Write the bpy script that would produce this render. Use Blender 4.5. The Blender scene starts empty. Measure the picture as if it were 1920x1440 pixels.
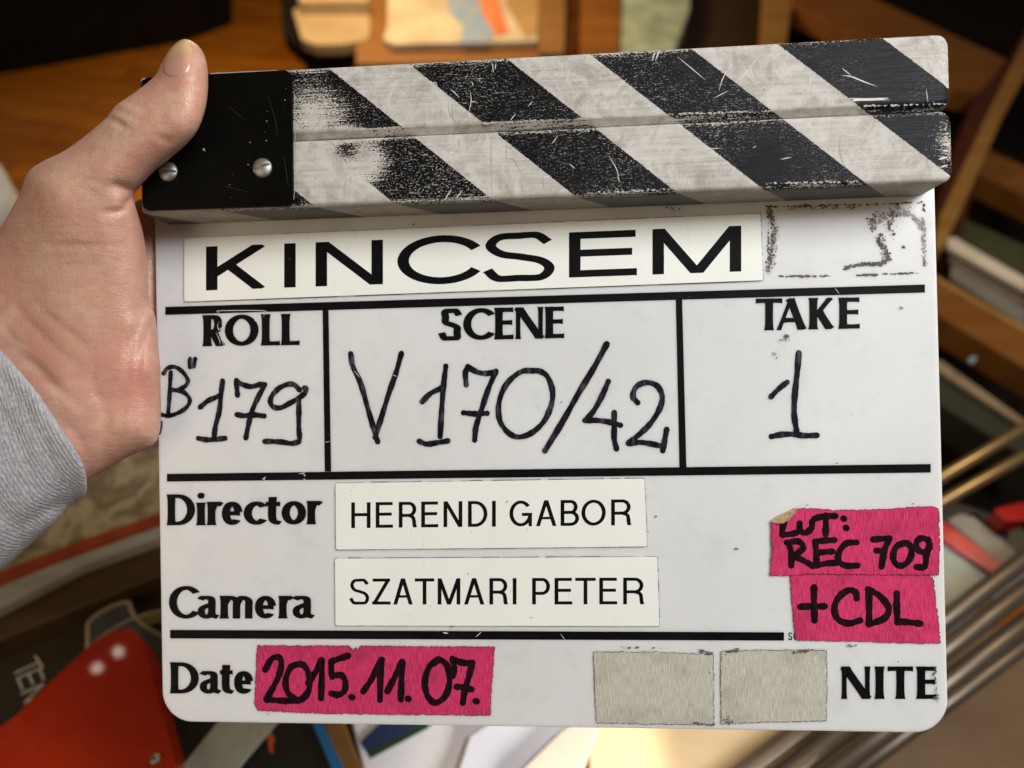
import bpy, bmesh, math, random
import numpy as np
from mathutils import Matrix, Vector
from mathutils.geometry import tessellate_polygon
S = bpy.context.scene
COL = S.collection
rad = math.radians

# ------------------------------------------------------------------ camera
FPX, CX, CY = 1443.0, 960.0, 720.0          # focal length / centre of the photo in its own pixels
cd = bpy.data.cameras.new('camera')
cd.sensor_width = 36.0
cd.lens = 36.0 * FPX / 1920.0
cd.clip_start, cd.clip_end = 0.01, 60
cam = bpy.data.objects.new('camera', cd)
COL.objects.link(cam)
cam.location = (0, 0, 1.5)
cam.rotation_euler = (rad(40), 0, 0)
S.camera = cam
cd.dof.use_dof = True
cd.dof.focus_distance = 0.268
cd.dof.aperture_fstop = 7.2
CAM = Matrix.Translation((0, 0, 1.5)) @ Matrix.Rotation(rad(40), 4, 'X')

# ------------------------------------------------------------------ world and lamps
w = bpy.data.worlds.new('World'); S.world = w; w.use_nodes = True
bg = w.node_tree.nodes['Background']
bg.inputs[0].default_value = (1.0, 0.80, 0.58, 1)
bg.inputs[1].default_value = 0.07
S.view_settings.view_transform = 'Standard'
S.view_settings.look = 'None'
S.view_settings.exposure = 0
S.view_settings.gamma = 1
S.render.engine = 'CYCLES'
S.cycles.use_denoising = True
S.cycles.max_bounces = 8


def lamp(name, kind, loc_cam, target_cam, energy, color, size=0.2, size_y=None, spot=None):
    d = bpy.data.lights.new(name, kind)
    d.energy = energy; d.color = color
    if kind == 'AREA':
        d.shape = 'RECTANGLE' if size_y else 'SQUARE'
        d.size = size
        if size_y: d.size_y = size_y
    else:
        d.shadow_soft_size = size
    if spot: d.spot_size = rad(spot); d.spot_blend = 0.8
    o = bpy.data.objects.new(name, d); COL.objects.link(o)
    a = CAM @ Vector(loc_cam); b = CAM @ Vector(target_cam)
    o.location = a
    o.rotation_euler = (b - a).to_track_quat('-Z', 'Y').to_euler()
    return o


# offsets are given along the camera's right / up / back axes
lamp('ceiling_lamp', 'AREA', (0.58, 0.50, 0.50), (0.03, 0.0, -0.27), 15.2, (0.985, 0.99, 1.0), 0.5)
lamp('warm_fill_lamp', 'AREA', (-0.75, -0.25, 0.55), (-0.05, -0.05, -0.27), 2.9, (1.0, 0.76, 0.52), 0.6)
lamp('floor_lamp', 'AREA', (-0.5, 1.6, -1.6), (-0.3, 0.3, -2.6), 21, (1.0, 0.66, 0.34), 0.5)
lamp('shelf_lamp', 'AREA', (0.9, 0.7, -0.25), (0.55, 0.1, -0.9), 3.2, (1.0, 0.76, 0.46), 0.25)
for k_, (u_, v_) in enumerate(((222, 1222), (182, 1252))):
    d_ = CAM.to_3x3() @ Vector(((u_ - 960) / FPX, -(v_ - 720) / FPX, -1.0)); p_ = Vector((0, 0, 1.5)) + d_ * ((0.98 - 1.5) / d_.z)
    q_ = p_ + Vector((p_.x, p_.y, 1.5 - 0.98)) * 3.2
    l_ = CAM.inverted() @ q_; t_ = CAM.inverted() @ p_
    lamp('added_glint_lamp', 'AREA', tuple(l_), tuple(t_), 0.035, (1.0, 0.9, 0.75), 0.022)  # unseen lamps added at the mirror angle to put glints on the red grip
lamp('table_lamp', 'SPOT', (0.16, -0.42, -0.30), (0.03, -0.30, -0.60), 15, (1.0, 0.95, 0.86), 0.05, spot=60)

# ------------------------------------------------------------------ pose of the clapperboard
rv = Vector((-8.07746503e-03, -7.73106587e-02, 2.07673503e-02))
TV = Vector((7.57287697e-03, 1.59974522e-04, -2.75892441e-01))
RM = Matrix.Rotation(rv.length, 4, rv.normalized())
POSE = CAM @ Matrix.Translation(TV) @ RM            # board frame -> world
R3 = RM.to_3x3()
NB = R3.col[2]


def B(u, v, z=0.0):
    """spot of the photograph measured on the board's own plane (or z in front of it)"""
    d = Vector(((u - CX) / FPX, -(v - CY) / FPX, -1.0))
    s = (NB.dot(TV + NB * z)) / NB.dot(d)
    q = R3.transposed() @ (d * s - TV)
    return Vector((q.x, q.y, z))


def Wd(u, v, h):
    """spot of the photograph measured on the level plane of height h"""
    d = CAM.to_3x3() @ Vector(((u - CX) / FPX, -(v - CY) / FPX, -1.0))
    s = (h - 1.5) / d.z
    return Vector((0, 0, 1.5)) + d * s


# ------------------------------------------------------------------ object helpers
def empty(name, label, cat, mat=None, group=None):
    o = bpy.data.objects.new(name, None); COL.objects.link(o)
    o.empty_display_size = 0.02
    if mat is not None: o.matrix_world = mat
    o['label'] = label; o['category'] = cat
    if group: o['group'] = group
    return o


def link(name, me, mat, parent=None, smooth=False, label=None):
    o = bpy.data.objects.new(name, me); COL.objects.link(o)
    if mat is not None: me.materials.append(mat)
    if parent is not None: o.parent = parent
    if smooth:
        me.polygons.foreach_set('use_smooth', [True] * len(me.polygons))
    if label: o['label'] = label
    return o


def tag(o, label, cat, group=None, kind=None):
    o['label'] = label; o['category'] = cat
    if group: o['group'] = group
    if kind: o['kind'] = kind
    return o


class MB:
    def __init__(s): s.v = []; s.f = []

    def add(s, vs, fs):
        b = len(s.v); s.v += [tuple(p) for p in vs]; s.f += [tuple(b + i for i in f) for f in fs]

    def mesh(s, name):
        me = bpy.data.meshes.new(name); me.from_pydata(s.v, [], s.f); me.update(); return me

    def build(s, name, mat, parent=None, smooth=False, label=None):
        return link(name, s.mesh(name), mat, parent, smooth, label)


def prism(mb, top, down):
    """top: list of Vector, down: Vector offset to the underside"""
    n = len(top)
    tri = tessellate_polygon([top])
    bot = [p + down for p in top]
    a = (top[tri[0][1]] - top[tri[0][0]]).cross(top[tri[0][2]] - top[tri[0][0]])
    flip = a.dot(down) > 0
    fs = []
    for t in tri:
        fs.append(tuple(reversed(t)) if flip else t)
        fs.append(tuple(i + n for i in (t if flip else reversed(t))))
    for i in range(n):
        j = (i + 1) % n
        fs.append((i, j, j + n, i + n))
    mb.add(list(top) + bot, fs)


def fix(me):
    bm = bmesh.new(); bm.from_mesh(me); bmesh.ops.recalc_face_normals(bm, faces=bm.faces); bm.to_mesh(me); bm.free()


def bevel(o, wdt, seg=3, ang=40):
    m = o.modifiers.new('bevel', 'BEVEL'); m.width = wdt; m.segments = seg
    m.limit_method = 'ANGLE'; m.angle_limit = rad(ang)
    return o


def rpoly(pts, r, n=6, which=None):
    out = []
    N = len(pts)
    for i, p in enumerate(pts):
        rr = r if which is None or i in which else 0
        p = Vector(p[:2]); a = Vector(pts[i - 1][:2]); b = Vector(pts[(i + 1) % N][:2])
        if rr == 0: out.append(p); continue
        da = (a - p).normalized(); db = (b - p).normalized()
        ang = da.angle(db); t = rr / math.tan(ang / 2)
        c = p + (da + db).normalized() * (rr / math.sin(ang / 2))
        s = p + da * t - c; e = p + db * t - c
        tot = s.angle(e); sg = 1 if s.x * e.y - s.y * e.x > 0 else -1
        for k in range(n + 1):
            th = sg * tot * k / n
            out.append(c + Vector((s.x * math.cos(th) - s.y * math.sin(th), s.x * math.sin(th) + s.y * math.cos(th))))
    return out


def catmull(P, n=8, closed=False):
    P = [np.array(p, float) for p in P]; N = len(P); out = []
    segs = N if closed else N - 1
    for i in range(segs):
        if closed:
            p0, p1, p2, p3 = P[i - 1], P[i], P[(i + 1) % N], P[(i + 2) % N]
        else:
            p1, p2 = P[i], P[i + 1]
            p0 = P[i - 1] if i > 0 else 2 * p1 - p2
            p3 = P[i + 2] if i + 2 < N else 2 * p2 - p1
        for k in range(n):
            t = k / n
            out.append(0.5 * ((2 * p1) + (-p0 + p2) * t + (2 * p0 - 5 * p1 + 4 * p2 - p3) * t * t + (-p0 + 3 * p1 - 3 * p2 + p3) * t ** 3))
    if not closed: out.append(P[-1])
    return out


# ------------------------------------------------------------------ materials
class M:
    def __init__(s, name):
        s.m = bpy.data.materials.new(name); s.m.use_nodes = True
        s.nt = s.m.node_tree; s.b = s.nt.nodes['Principled BSDF']
        s.tc = s.nt.nodes.new('ShaderNodeTexCoord').outputs['Object']

    def put(s, x, sock):
        if isinstance(x, (int, float)): sock.default_value = x
        elif isinstance(x, (tuple, list)):
            sock.default_value = (*x, 1) if (len(x) == 3 and sock.type == 'RGBA') else x
        else: s.nt.links.new(x, sock)

    def set(s, **k):
        for a, x in k.items(): s.put(x, s.b.inputs[a.replace('_', ' ')])
        return s.m

    def mapv(s, scale, rot=(0, 0, 0), src=None):
        n = s.nt.nodes.new('ShaderNodeMapping'); n.inputs['Scale'].default_value = scale; n.inputs['Rotation'].default_value = rot
        s.nt.links.new(src or s.tc, n.inputs['Vector']); return n.outputs[0]

    def noise(s, scale=1.0, vec=None, detail=3, rough=0.55, dist=0.0, col=False):
        n = s.nt.nodes.new('ShaderNodeTexNoise'); n.inputs['Scale'].default_value = scale
        n.inputs['Detail'].default_value = detail; n.inputs['Roughness'].default_value = rough; n.inputs['Distortion'].default_value = dist
        s.nt.links.new(vec or s.tc, n.inputs['Vector']); return n.outputs['Color' if col else 'Fac']

    def ramp(s, fac, stops, interp='LINEAR'):
        n = s.nt.nodes.new('ShaderNodeValToRGB'); cr = n.color_ramp; cr.interpolation = interp
        while len(cr.elements) < len(stops): cr.elements.new(0.5)
        for e, (p, c) in zip(cr.elements, stops):
            e.position = p; e.color = (c, c, c, 1) if isinstance(c, (int, float)) else (*c, 1)
        s.nt.links.new(fac, n.inputs[0]); return n.outputs[0]

    def mix(s, f, a, b, mode='MIX'):
        n = s.nt.nodes.new('ShaderNodeMix'); n.data_type = 'RGBA'; n.blend_type = mode
        s.put(f, n.inputs[0]); s.put(a, n.inputs[6]); s.put(b, n.inputs[7]); return n.outputs[2]

    def math(s, op, a, b=0.0, c=0.0, clamp=False):
        n = s.nt.nodes.new('ShaderNodeMath'); n.operation = op; n.use_clamp = clamp
        s.put(a, n.inputs[0]); s.put(b, n.inputs[1]); s.put(c, n.inputs[2]); return n.outputs[0]

    def sep(s, vec=None):
        n = s.nt.nodes.new('ShaderNodeSeparateXYZ'); s.nt.links.new(vec or s.tc, n.inputs[0]); return n.outputs

    def ball(s, c, r0, r1):
        """1 inside r0 of the point c, falling to 0 at r1 (object space)"""
        n = s.nt.nodes.new('ShaderNodeVectorMath'); n.operation = 'DISTANCE'
        s.nt.links.new(s.tc, n.inputs[0]); n.inputs[1].default_value = c
        return s.mapr(n.outputs['Value'], r1, r0)

    def mapr(s, x, a, b, c=0.0, d=1.0):
        n = s.nt.nodes.new('ShaderNodeMapRange'); s.put(x, n.inputs[0])
        for i, q in enumerate((a, b, c, d)): n.inputs[i + 1].default_value = q
        return n.outputs[0]

    def bump(s, h, dist=0.001, strength=0.5, nrm=None):
        n = s.nt.nodes.new('ShaderNodeBump'); n.inputs['Distance'].default_value = dist; n.inputs['Strength'].default_value = strength
        s.put(h, n.inputs['Height'])
        if nrm: s.nt.links.new(nrm, n.inputs['Normal'])
        return n.outputs[0]


def simple(name, c1, c2=None, rough=0.5, scale=20, metal=0.0, bump=0.0, stretch=(1, 1, 1), rot=(0, 0, 0), **kw):
    m = M(name); c2 = c2 or tuple(x * 0.75 for x in c1)
    n = m.noise(scale, m.mapv(stretch, rot), 4)
    args = dict(Base_Color=m.ramp(n, [(0.3, c2), (0.7, c1)]), Roughness=rough, Metallic=metal)
    if bump: args['Normal'] = m.bump(n, bump)
    args.update(kw)
    return m.set(**args)


def sub_cols(m, col, amount, scale=8):
    return m.mix(amount, col, m.ramp(m.noise(scale), [(0.35, 0.25), (0.65, 1.0)]), 'MULTIPLY')


# white acrylic of the board
m = M('white_acrylic')
n1 = m.noise(14, None, 3)
col = m.ramp(n1, [(0.3, (0.665, 0.675, 0.67)), (0.7, (0.715, 0.73, 0.725))])
sm = m.ramp(m.noise(60, m.mapv((1, 1, 1)), 6, 0.7), [(0.52, 1.0), (0.75, 0.90)])
col = m.mix(1.0, col, sm, 'MULTIPLY')
fl = m.ramp(m.noise(1400, None, 2), [(0.76, 0.0), (0.79, 0.55)])
col = m.mix(m.math('MULTIPLY', fl, m.ramp(m.noise(25), [(0.5, 0.0), (0.65, 1.0)])), col, (0.45, 0.43, 0.38))
fine = m.noise(220, m.mapv((1, 1, 1)), 4)
ACRYL = m.set(Base_Color=col, Roughness=m.mapr(m.noise(30, None, 5), 0.3, 0.7, 0.26, 0.42), Subsurface_Weight=1.0,
              Subsurface_Radius=(1.0, 0.95, 0.85), Subsurface_Scale=0.0028, Normal=m.bump(fine, 0.0001, 0.15), IOR=1.45)
# printed ink
m = M('black_print')
chip = m.ramp(m.noise(900, None, 3), [(0.74, 0.0), (0.77, 1.0)])
chip = m.math('MULTIPLY', chip, m.ramp(m.noise(45), [(0.52, 0.0), (0.62, 1.0)]))
PRINT = m.set(Base_Color=m.mix(chip, m.ramp(m.noise(70), [(0.3, (0.0022, 0.0022, 0.0025)), (0.7, (0.005, 0.005, 0.006))]), (0.45, 0.45, 0.43)), Roughness=0.5, Specular_IOR_Level=0.08)
m = M('marker_ink')
st = m.noise(500, m.mapv((1, 0.25, 1), (0, 0, 0.2)), 3)
MARK = m.set(Base_Color=m.ramp(st, [(0.38, (0.003, 0.003, 0.005)), (0.55, (0.012, 0.011, 0.017)), (0.70, (0.075, 0.072, 0.082))]), Roughness=0.5, Specular_IOR_Level=0.1)
m = M('tape_ink')
TMARK = m.set(Base_Color=m.ramp(m.noise(1500, m.mapv((1, 0.15, 1)), 2), [(0.4, (0.005, 0.003, 0.005)), (0.75, (0.028, 0.006, 0.012))]), Roughness=0.8, Specular_IOR_Level=0.05)


# plastic name plate
def plate_mat(name, base):
    m = M(name)
    c = m.ramp(m.noise(40, None, 5), [(0.3, tuple(x * 0.95 for x in base)), (0.7, base)])
    h = m.noise(700, m.mapv((1, 0.06, 1), (0, 0, 0.4)), 2)
    g = m.noise(700, m.mapv((1, 0.05, 1), (0, 0, -0.5)), 2)
    ln = m.math('MAXIMUM', m.ramp(h, [(0.70, 0.0), (0.72, .6)]), m.ramp(g, [(0.72, 0.0), (0.74, .6)]))
    ln = m.math('MULTIPLY', ln, m.ramp(m.noise(60), [(0.45, 0.0), (0.6, 0.55)]))
    c = m.mix(ln, c, (0.40, 0.37, 0.30))
    return m.set(Base_Color=c, Roughness=0.38, Normal=m.bump(m.noise(90), 0.0001, 0.1))


PLATEM = plate_mat('cream_plate', (0.81, 0.83, 0.775))


# gaffer tape
def tape_mat(name, ca, cb, dark, thread=5200):
    m = M(name)
    v = m.noise(1.0, m.mapv((thread, 260, 1)), 2, 0.5)
    hgt = m.noise(1.0, m.mapv((700, 2600, 1)), 2, 0.5)
    c = m.ramp(v, [(0.36, cb), (0.62, ca)])
    c = m.mix(m.ramp(hgt, [(0.5, 0.0), (0.75, 0.3)]), c, cb)
    X, Y, Z = m.sep(); wv = m.math('SINE', m.math('ADD', m.math('MULTIPLY', X, 11400), m.math('MULTIPLY', m.noise(120), 5)))
    c = m.mix(m.mapr(wv, -1, 1, 0.0, 0.45), c, cb)
    c = m.mix(m.ramp(m.noise(2200, None, 2), [(0.72, 0.0), (0.78, 0.8)]), c, dark)
    c = m.mix(m.ramp(m.noise(70, None, 4), [(0.48, 0.0), (0.75, 0.35)]), c, dark)
    return m.set(Base_Color=c, Roughness=0.85, Specular_IOR_Level=0.2, Normal=m.bump(m.math('ADD', v, hgt), 0.0003, 0.5))


PINK = tape_mat('pink_cloth_tape', (0.74, 0.065, 0.185), (0.42, 0.016, 0.075), (0.10, 0.01, 0.03))
GREYT = tape_mat('grey_cloth_tape', (0.62, 0.605, 0.52), (0.38, 0.37, 0.31), (0.14, 0.125, 0.10))
TAPEBACK = simple('tape_adhesive', (0.50, 0.36, 0.20), (0.28, 0.18, 0.08), 0.7, 900)
GRIME = simple('grime', (0.05, 0.045, 0.04), (0.15, 0.135, 0.12), 0.9, 600)
GRIME2 = simple('brown_residue', (0.22, 0.19, 0.165), (0.40, 0.37, 0.33), 0.9, 600)
WHITES = simple('bare_scratch', (0.66, 0.64, 0.60), (0.50, 0.48, 0.44), 0.6, 300)
GREYS = simple('grey_scratch', (0.30, 0.27, 0.23), (0.38, 0.35, 0.30), 0.7, 300)
BLUNT = simple('plate_edge_highlight', (0.60, 0.59, 0.57), (0.42, 0.40, 0.38), 0.3, 200, metal=0.4)

# clap stick: bleached grain, slanted black bands worn through
m = M('striped_stick')
X, Y, Z = m.sep()
sv = m.math('ADD', m.math('MULTIPLY_ADD', Y, 1.17, X), m.math('MULTIPLY', m.math('SUBTRACT', Z, 0.018), 0.7))
jit = m.math('MULTIPLY', m.math('SUBTRACT', m.noise(1500, None, 2), 0.5), 0.0011)
sv = m.math('ADD', sv, jit)
ph = m.math('FRACT', m.math('DIVIDE', m.math('ADD', sv, -0.0890 + 0.0613 * 10), 0.0613))
black = m.math('LESS_THAN', ph, 0.545)
grain = m.noise(1.0, m.mapv((90, 2600, 900)), 3, 0.6)
grain2 = m.noise(1.0, m.mapv((22, 900, 500)), 3, 0.6)
speck = m.noise(1.0, m.mapv((1300, 2600, 1500)), 2, 0.6)
speckv = m.noise(1.0, m.mapv((2600, 1500, 1500)), 2, 0.6)
blot = m.noise(38, None, 4)
low = m.noise(16, None, 2)
wearn = m.math('ADD', m.math('MULTIPLY', speck, 0.62), m.math('MULTIPLY', grain, 0.38))
wearn = m.math('ADD', wearn, m.math('MULTIPLY', m.math('SUBTRACT', blot, 0.5), 0.20))
dens = m.math('ADD', m.mapr(X, -0.02, 0.12, 0.55, 0.15), m.mapr(blot, 0.35, 0.65, -0.45, 0.35))
sp2 = m.math('MULTIPLY', m.mapr(m.noise(1.0, m.mapv((1500, 2100, 1500)), 1, 0.5), 0.625, 0.68), dens, clamp=True)
sp3 = m.math('MULTIPLY', m.mapr(m.noise(1.0, m.mapv((420, 2300, 900)), 2, 0.6), 0.635, 0.67), dens, clamp=True)
sp2 = m.math('MAXIMUM', sp2, sp3)
reg = m.math('MAXIMUM', m.ball((-0.0720, 0.0925, 0.018), 0.002, 0.017), m.ball((-0.0660, 0.0810, 0.018), 0.006, 0.0150))
reg2 = m.math('MAXIMUM', m.ball((-0.0555, 0.0765, 0.018), 0.003, 0.0115), m.ball((0.1385, 0.0740, 0.018), 0.001, 0.013))
reg3 = m.ball((0.095, 0.0885, 0.018), 0.001, 0.010)
reg = m.math('MAXIMUM', reg, reg2)
reg = m.math('MAXIMUM', reg, m.math('MULTIPLY', reg3, 0.35))
wearn = m.math('ADD', wearn, m.math('MULTIPLY', m.math('SUBTRACT', reg, m.math('MULTIPLY', m.ball((-0.0615, 0.0818, 0.018), 0.0008, 0.0055), 0.8)), 0.27))
# less specks towards the right end, more at the edges of the sticks
wearn = m.math('ADD', wearn, m.mapr(X, -0.02, 0.11, 0.022, -0.035))
edge = m.math('MAXIMUM', m.mapr(Y, 0.1072, 0.1098, 0, 0.20), m.mapr(Y, 0.0642, 0.0626, 0, 0.17))
e2 = m.math('MAXIMUM', m.math('MULTIPLY', m.math('MULTIPLY', m.mapr(Y, 0.0888, 0.0880, 0, 1), m.math('GREATER_THAN', Y, 0.0854)), m.mapr(X, 0.02, 0.10, 0.22, 0.10)), m.math('MULTIPLY', m.mapr(m.math('ABSOLUTE', m.math('SUBTRACT', Y, 0.0853)), 0.0024, 0.0010, 0, 0.16), 1.0))
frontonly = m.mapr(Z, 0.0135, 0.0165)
wearn = m.math('ADD', wearn, m.math('MULTIPLY', m.math('ADD', edge, e2), frontonly))
wear = m.mapr(wearn, 0.655, 0.675)
wear = m.math('MULTIPLY', m.math('MAXIMUM', wear, sp2), frontonly)
bare = m.ramp(grain2, [(0.25, (0.32, 0.30, 0.265)), (0.5, (0.47, 0.445, 0.405)), (0.8, (0.58, 0.56, 0.52))])
bare = m.mix(0.35, bare, m.ramp(grain, [(0.3, 0.62), (0.6, 1.0)]), 'MULTIPLY')
bare = m.mix(m.ramp(m.noise(110, None, 6, 0.75, 1.2), [(0.44, 0.0), (0.60, 0.8)]), bare, (0.56, 0.545, 0.51))
bare = m.mix(m.ramp(m.noise(1.0, m.mapv((420, 260, 300), (0, 0, .5)), 5, .7, 2.0), [(0.58, 0.0), (0.68, 0.5)]), bare, (0.24, 0.22, 0.19))
bare = m.mix(m.ramp(blot, [(0.52, 0.0), (0.72, 0.55)]), bare, (0.62, 0.60, 0.56))
bare = m.mix(m.ramp(m.noise(75, None, 6, 0.7, 0.8), [(0.50, 0.0), (0.66, 0.7)]), bare, (0.28, 0.255, 0.215))
bare = m.mix(m.ramp(m.noise(1.0, m.mapv((900, 260, 500), (0, 0, .2)), 3, .6, 1.5), [(0.62, 0.0), (0.70, 0.55)]), bare, (0.22, 0.20, 0.17))
bare = m.mix(m.mapr(m.math('ADD', Y, m.math('MULTIPLY', m.noise(160), .003)), 0.0668, 0.0630, 0, .55), bare, (0.26, 0.23, 0.19))
bare = m.mix(m.ramp(m.noise(1.0, m.mapv((500, 1900, 500)), 3), [(0.66, 0.0), (0.70, 0.7)]), bare, (0.75, 0.73, 0.70))
dk = m.mix(m.mapr(X, 0.0, 0.10), (0.0025, 0.0025, 0.003), (0.007, 0.008, 0.011))  # bluer black towards the right end: lamp reflection put into the colour
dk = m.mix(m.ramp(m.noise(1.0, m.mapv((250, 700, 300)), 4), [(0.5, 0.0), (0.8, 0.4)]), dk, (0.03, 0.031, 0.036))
dk = m.mix(frontonly, (0.13, 0.13, 0.132), dk)  # underside stripes greyed: reflection of the white board painted into their colour
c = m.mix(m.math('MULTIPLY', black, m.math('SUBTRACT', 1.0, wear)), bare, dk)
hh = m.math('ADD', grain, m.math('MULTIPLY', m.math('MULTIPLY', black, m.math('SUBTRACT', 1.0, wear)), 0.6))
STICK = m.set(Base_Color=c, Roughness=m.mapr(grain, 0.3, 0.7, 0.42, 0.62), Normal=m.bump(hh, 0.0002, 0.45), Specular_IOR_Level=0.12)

m = M('black_hinge_plate')
BPLATE = m.set(Base_Color=m.ramp(m.noise(25, None, 4), [(0.3, (0.002, 0.0018, 0.0012)), (0.7, (0.0045, 0.004, 0.003))]), Roughness=m.mapr(m.noise(60), 0.3, 0.7, 0.38, 0.5), Specular_IOR_Level=0.05)
SCREWM = simple('screw_metal', (0.50, 0.50, 0.47), (0.34, 0.34, 0.32), 0.52, 400, metal=1.0, bump=0.0001)

# skin
m = M('skin')
n = m.noise(38, None, 4); n2 = m.noise(150, None, 4); pn = m.noise(900, None, 3, 0.6)
c = m.ramp(n, [(0.30, (0.46, 0.225, 0.16)), (0.50, (0.565, 0.34, 0.245)), (0.70, (0.635, 0.43, 0.31))])
c = m.mix(m.ramp(m.noise(60, None, 3), [(0.46, 0.0), (0.68, 0.55)]), c, (0.56, 0.235, 0.175))
for (u_, v_, r_, k_) in ((230, 720, .020, .55), (345, 200, .016, .5), (225, 375, .012, .5), (290, 690, .010, .35), (270, 480, .012, .5), (160, 850, .014, .35)):
    c = m.mix(m.math('MULTIPLY', m.ball(tuple(B(u_, v_, 0.015)), r_ * .2, r_ * 1.25), k_), c, (0.60, 0.25, 0.19))
c = m.mix(m.math('MULTIPLY', m.ball(tuple(B(120, 540, 0.02)), .005, .032), .5), c, (0.50, 0.33, 0.22))
c = m.mix(m.ramp(n2, [(0.48, 0.0), (0.75, 0.4)]), c, (0.62, 0.42, 0.32))
c = m.mix(m.ramp(m.noise(260, m.mapv((1, 1, 1)), 4, .65), [(0.44, 0.0), (0.62, 0.45)]), c, (0.52, 0.22, 0.165))
c = m.mix(m.ramp(m.noise(24, None, 2), [(0.45, 0.0), (0.7, 0.25)]), c, (0.47, 0.32, 0.24))
vor = m.nt.nodes.new('ShaderNodeTexVoronoi'); vor.feature = 'DISTANCE_TO_EDGE'; vor.inputs['Scale'].default_value = 620
m.nt.links.new(m.mapv((1, 0.75, 1), (0, 0, 0.7)), vor.inputs['Vector'])
cell = m.mapr(vor.outputs['Distance'], 0.0, 0.12)
wr = m.noise(1.0, m.mapv((90, 520, 200), (0, 0, -0.6)), 3, 0.6, 0.6)
bh = m.math('ADD', m.math('MULTIPLY', cell, 0.30), m.math('ADD', m.math('MULTIPLY', pn, 0.5), m.math('MULTIPLY', wr, 1.6)))
SKIN = m.set(Base_Color=c, Roughness=m.mapr(pn, 0.3, 0.7, 0.30, 0.52), Subsurface_Weight=0.3, Subsurface_Radius=(1.0, 0.35, 0.2),
             Subsurface_Scale=0.0022, Normal=m.bump(bh, 0.00035, 0.5), Specular_IOR_Level=0.4)
m = M('nail')
X, Y, Z = m.sep()
NAIL = m.set(Base_Color=m.ramp(m.mapr(Y, B(340, 150, 0.03).y, B(345, 78, 0.03).y), [(0.0, (0.56, 0.31, 0.24)), (0.5, (0.58, 0.33, 0.24)), (0.7, (0.62, 0.44, 0.20)), (1.0, (0.66, 0.50, 0.28))]),
             Roughness=0.22, Subsurface_Weight=0.4, Subsurface_Radius=(1, 0.4, 0.25), Subsurface_Scale=0.002)

# heather knit
m = M('grey_heather_knit')
X, Y, Z = m.sep()
sx_ = m.math('ADD', m.math('MULTIPLY', X, 0.96), m.math('MULTIPLY', Y, 0.28))
rib = m.mapr(m.math('SINE', m.math('ADD', m.math('MULTIPLY', sx_, 4600), m.math('MULTIPLY', m.noise(60, None, 3), 5))), -1, 1)
rib = m.math('ADD', m.math('MULTIPLY', rib, .22), m.math('MULTIPLY', m.noise(1.0, m.mapv((2000, 450, 600), (0, 0, rad(-20))), 2, 0.5), .78))
fl = m.noise(700, None, 3, 0.7); lo = m.noise(45, None, 3)
c = m.ramp(fl, [(0.3, (0.25, 0.255, 0.28)), (0.52, (0.42, 0.43, 0.45)), (0.75, (0.60, 0.60, 0.60))])
c = m.mix(m.ramp(rib, [(0.42, 0.55), (0.6, 0.0)]), c, (0.22, 0.225, 0.25))
c = m.mix(m.ramp(lo, [(0.4, 0.0), (0.7, 0.25)]), c, (0.55, 0.52, 0.47))
KNIT = m.set(Base_Color=c, Roughness=0.95, Specular_IOR_Level=0.1, Sheen_Weight=0.2, Normal=m.bump(m.math('ADD', rib, m.math('MULTIPLY', fl, 0.6)), 0.0008, 0.7))

# ------------------------------------------------------------------ clapperboard
W2 = 0.14
CL = empty('clapperboard', 'white film clapperboard with worn black striped sticks and pink tape, held in a hand', 'clapperboard', POSE)


def bp(mb, pts, z, th):
    prism(mb, [Vector((p[0], p[1], z)) for p in pts], Vector((0, 0, -th)))


mb = MB()
bp(mb, rpoly([(-W2, 0.066), (-W2, -0.1224), (W2, -0.1228), (W2, 0.066)], 0.0112, 12, {1, 2}), 0.0, 0.0042)
me = mb.mesh('board'); fix(me)
board = bevel(link('board', me, ACRYL, CL), 0.0006, 3)


def stick(name, y0, y1, xl, xr, prof_front):
    # prof_front: list (y,z) of the section, closed; lofted along x with rounded ends
    prof = [Vector(p) for p in prof_front]
    c = Vector((0.5 * (y0 + y1), 0.002))
    r = 0.0045
    st = []
    for k in range(7):
        t = k / 6 * math.pi / 2
        st.append((xl + r * 0.35 * (1 - math.sin(t)), r * 0.35 * (1 - math.cos(math.pi / 2 - t)) if False else r * 0.35 * (1 - math.sin(t))))
    st = [(xl + 0.0012 * (1 - math.cos(t)), 0.0012 * (1 - math.sin(t))) for t in [i * math.pi / 10 for i in range(6)]]
    st += [(xr - r + r * math.sin(t), r * (1 - math.cos(t))) for t in [i * math.pi / 16 for i in range(9)]]
    mb = MB(); vs = []; n = len(prof); hy = (y1 - y0) / 2; hz = 0.016
    for x, ins in st:
        for p in prof:
            d = p - c
            vs.append(Vector((x, c.x + d.x * (1 - ins / hy), c.y + d.y * (1 - ins / hz * 0.8))))
    fs = []
    for i in range(len(st) - 1):
        for j in range(n):
            k = (j + 1) % n
            fs.append((i * n + j, i * n + k, (i + 1) * n + k, (i + 1) * n + j))
    fs.append(tuple(range(n))[::-1]); fs.append(tuple((len(st) - 1) * n + j for j in range(n)))
    mb.add(vs, fs); me = mb.mesh(name); fix(me)
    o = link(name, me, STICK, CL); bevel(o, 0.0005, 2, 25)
    return o


ZF, ZB = 0.018, -0.014
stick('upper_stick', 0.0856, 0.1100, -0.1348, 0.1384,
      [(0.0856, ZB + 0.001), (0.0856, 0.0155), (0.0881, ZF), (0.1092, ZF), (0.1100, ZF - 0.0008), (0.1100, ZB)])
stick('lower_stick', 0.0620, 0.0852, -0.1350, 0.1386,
      [(0.0622, ZB), (0.0620, ZF - 0.0010), (0.0630, ZF), (0.0841, ZF), (0.0852, ZF - 0.0010), (0.0852, ZB)])
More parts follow.
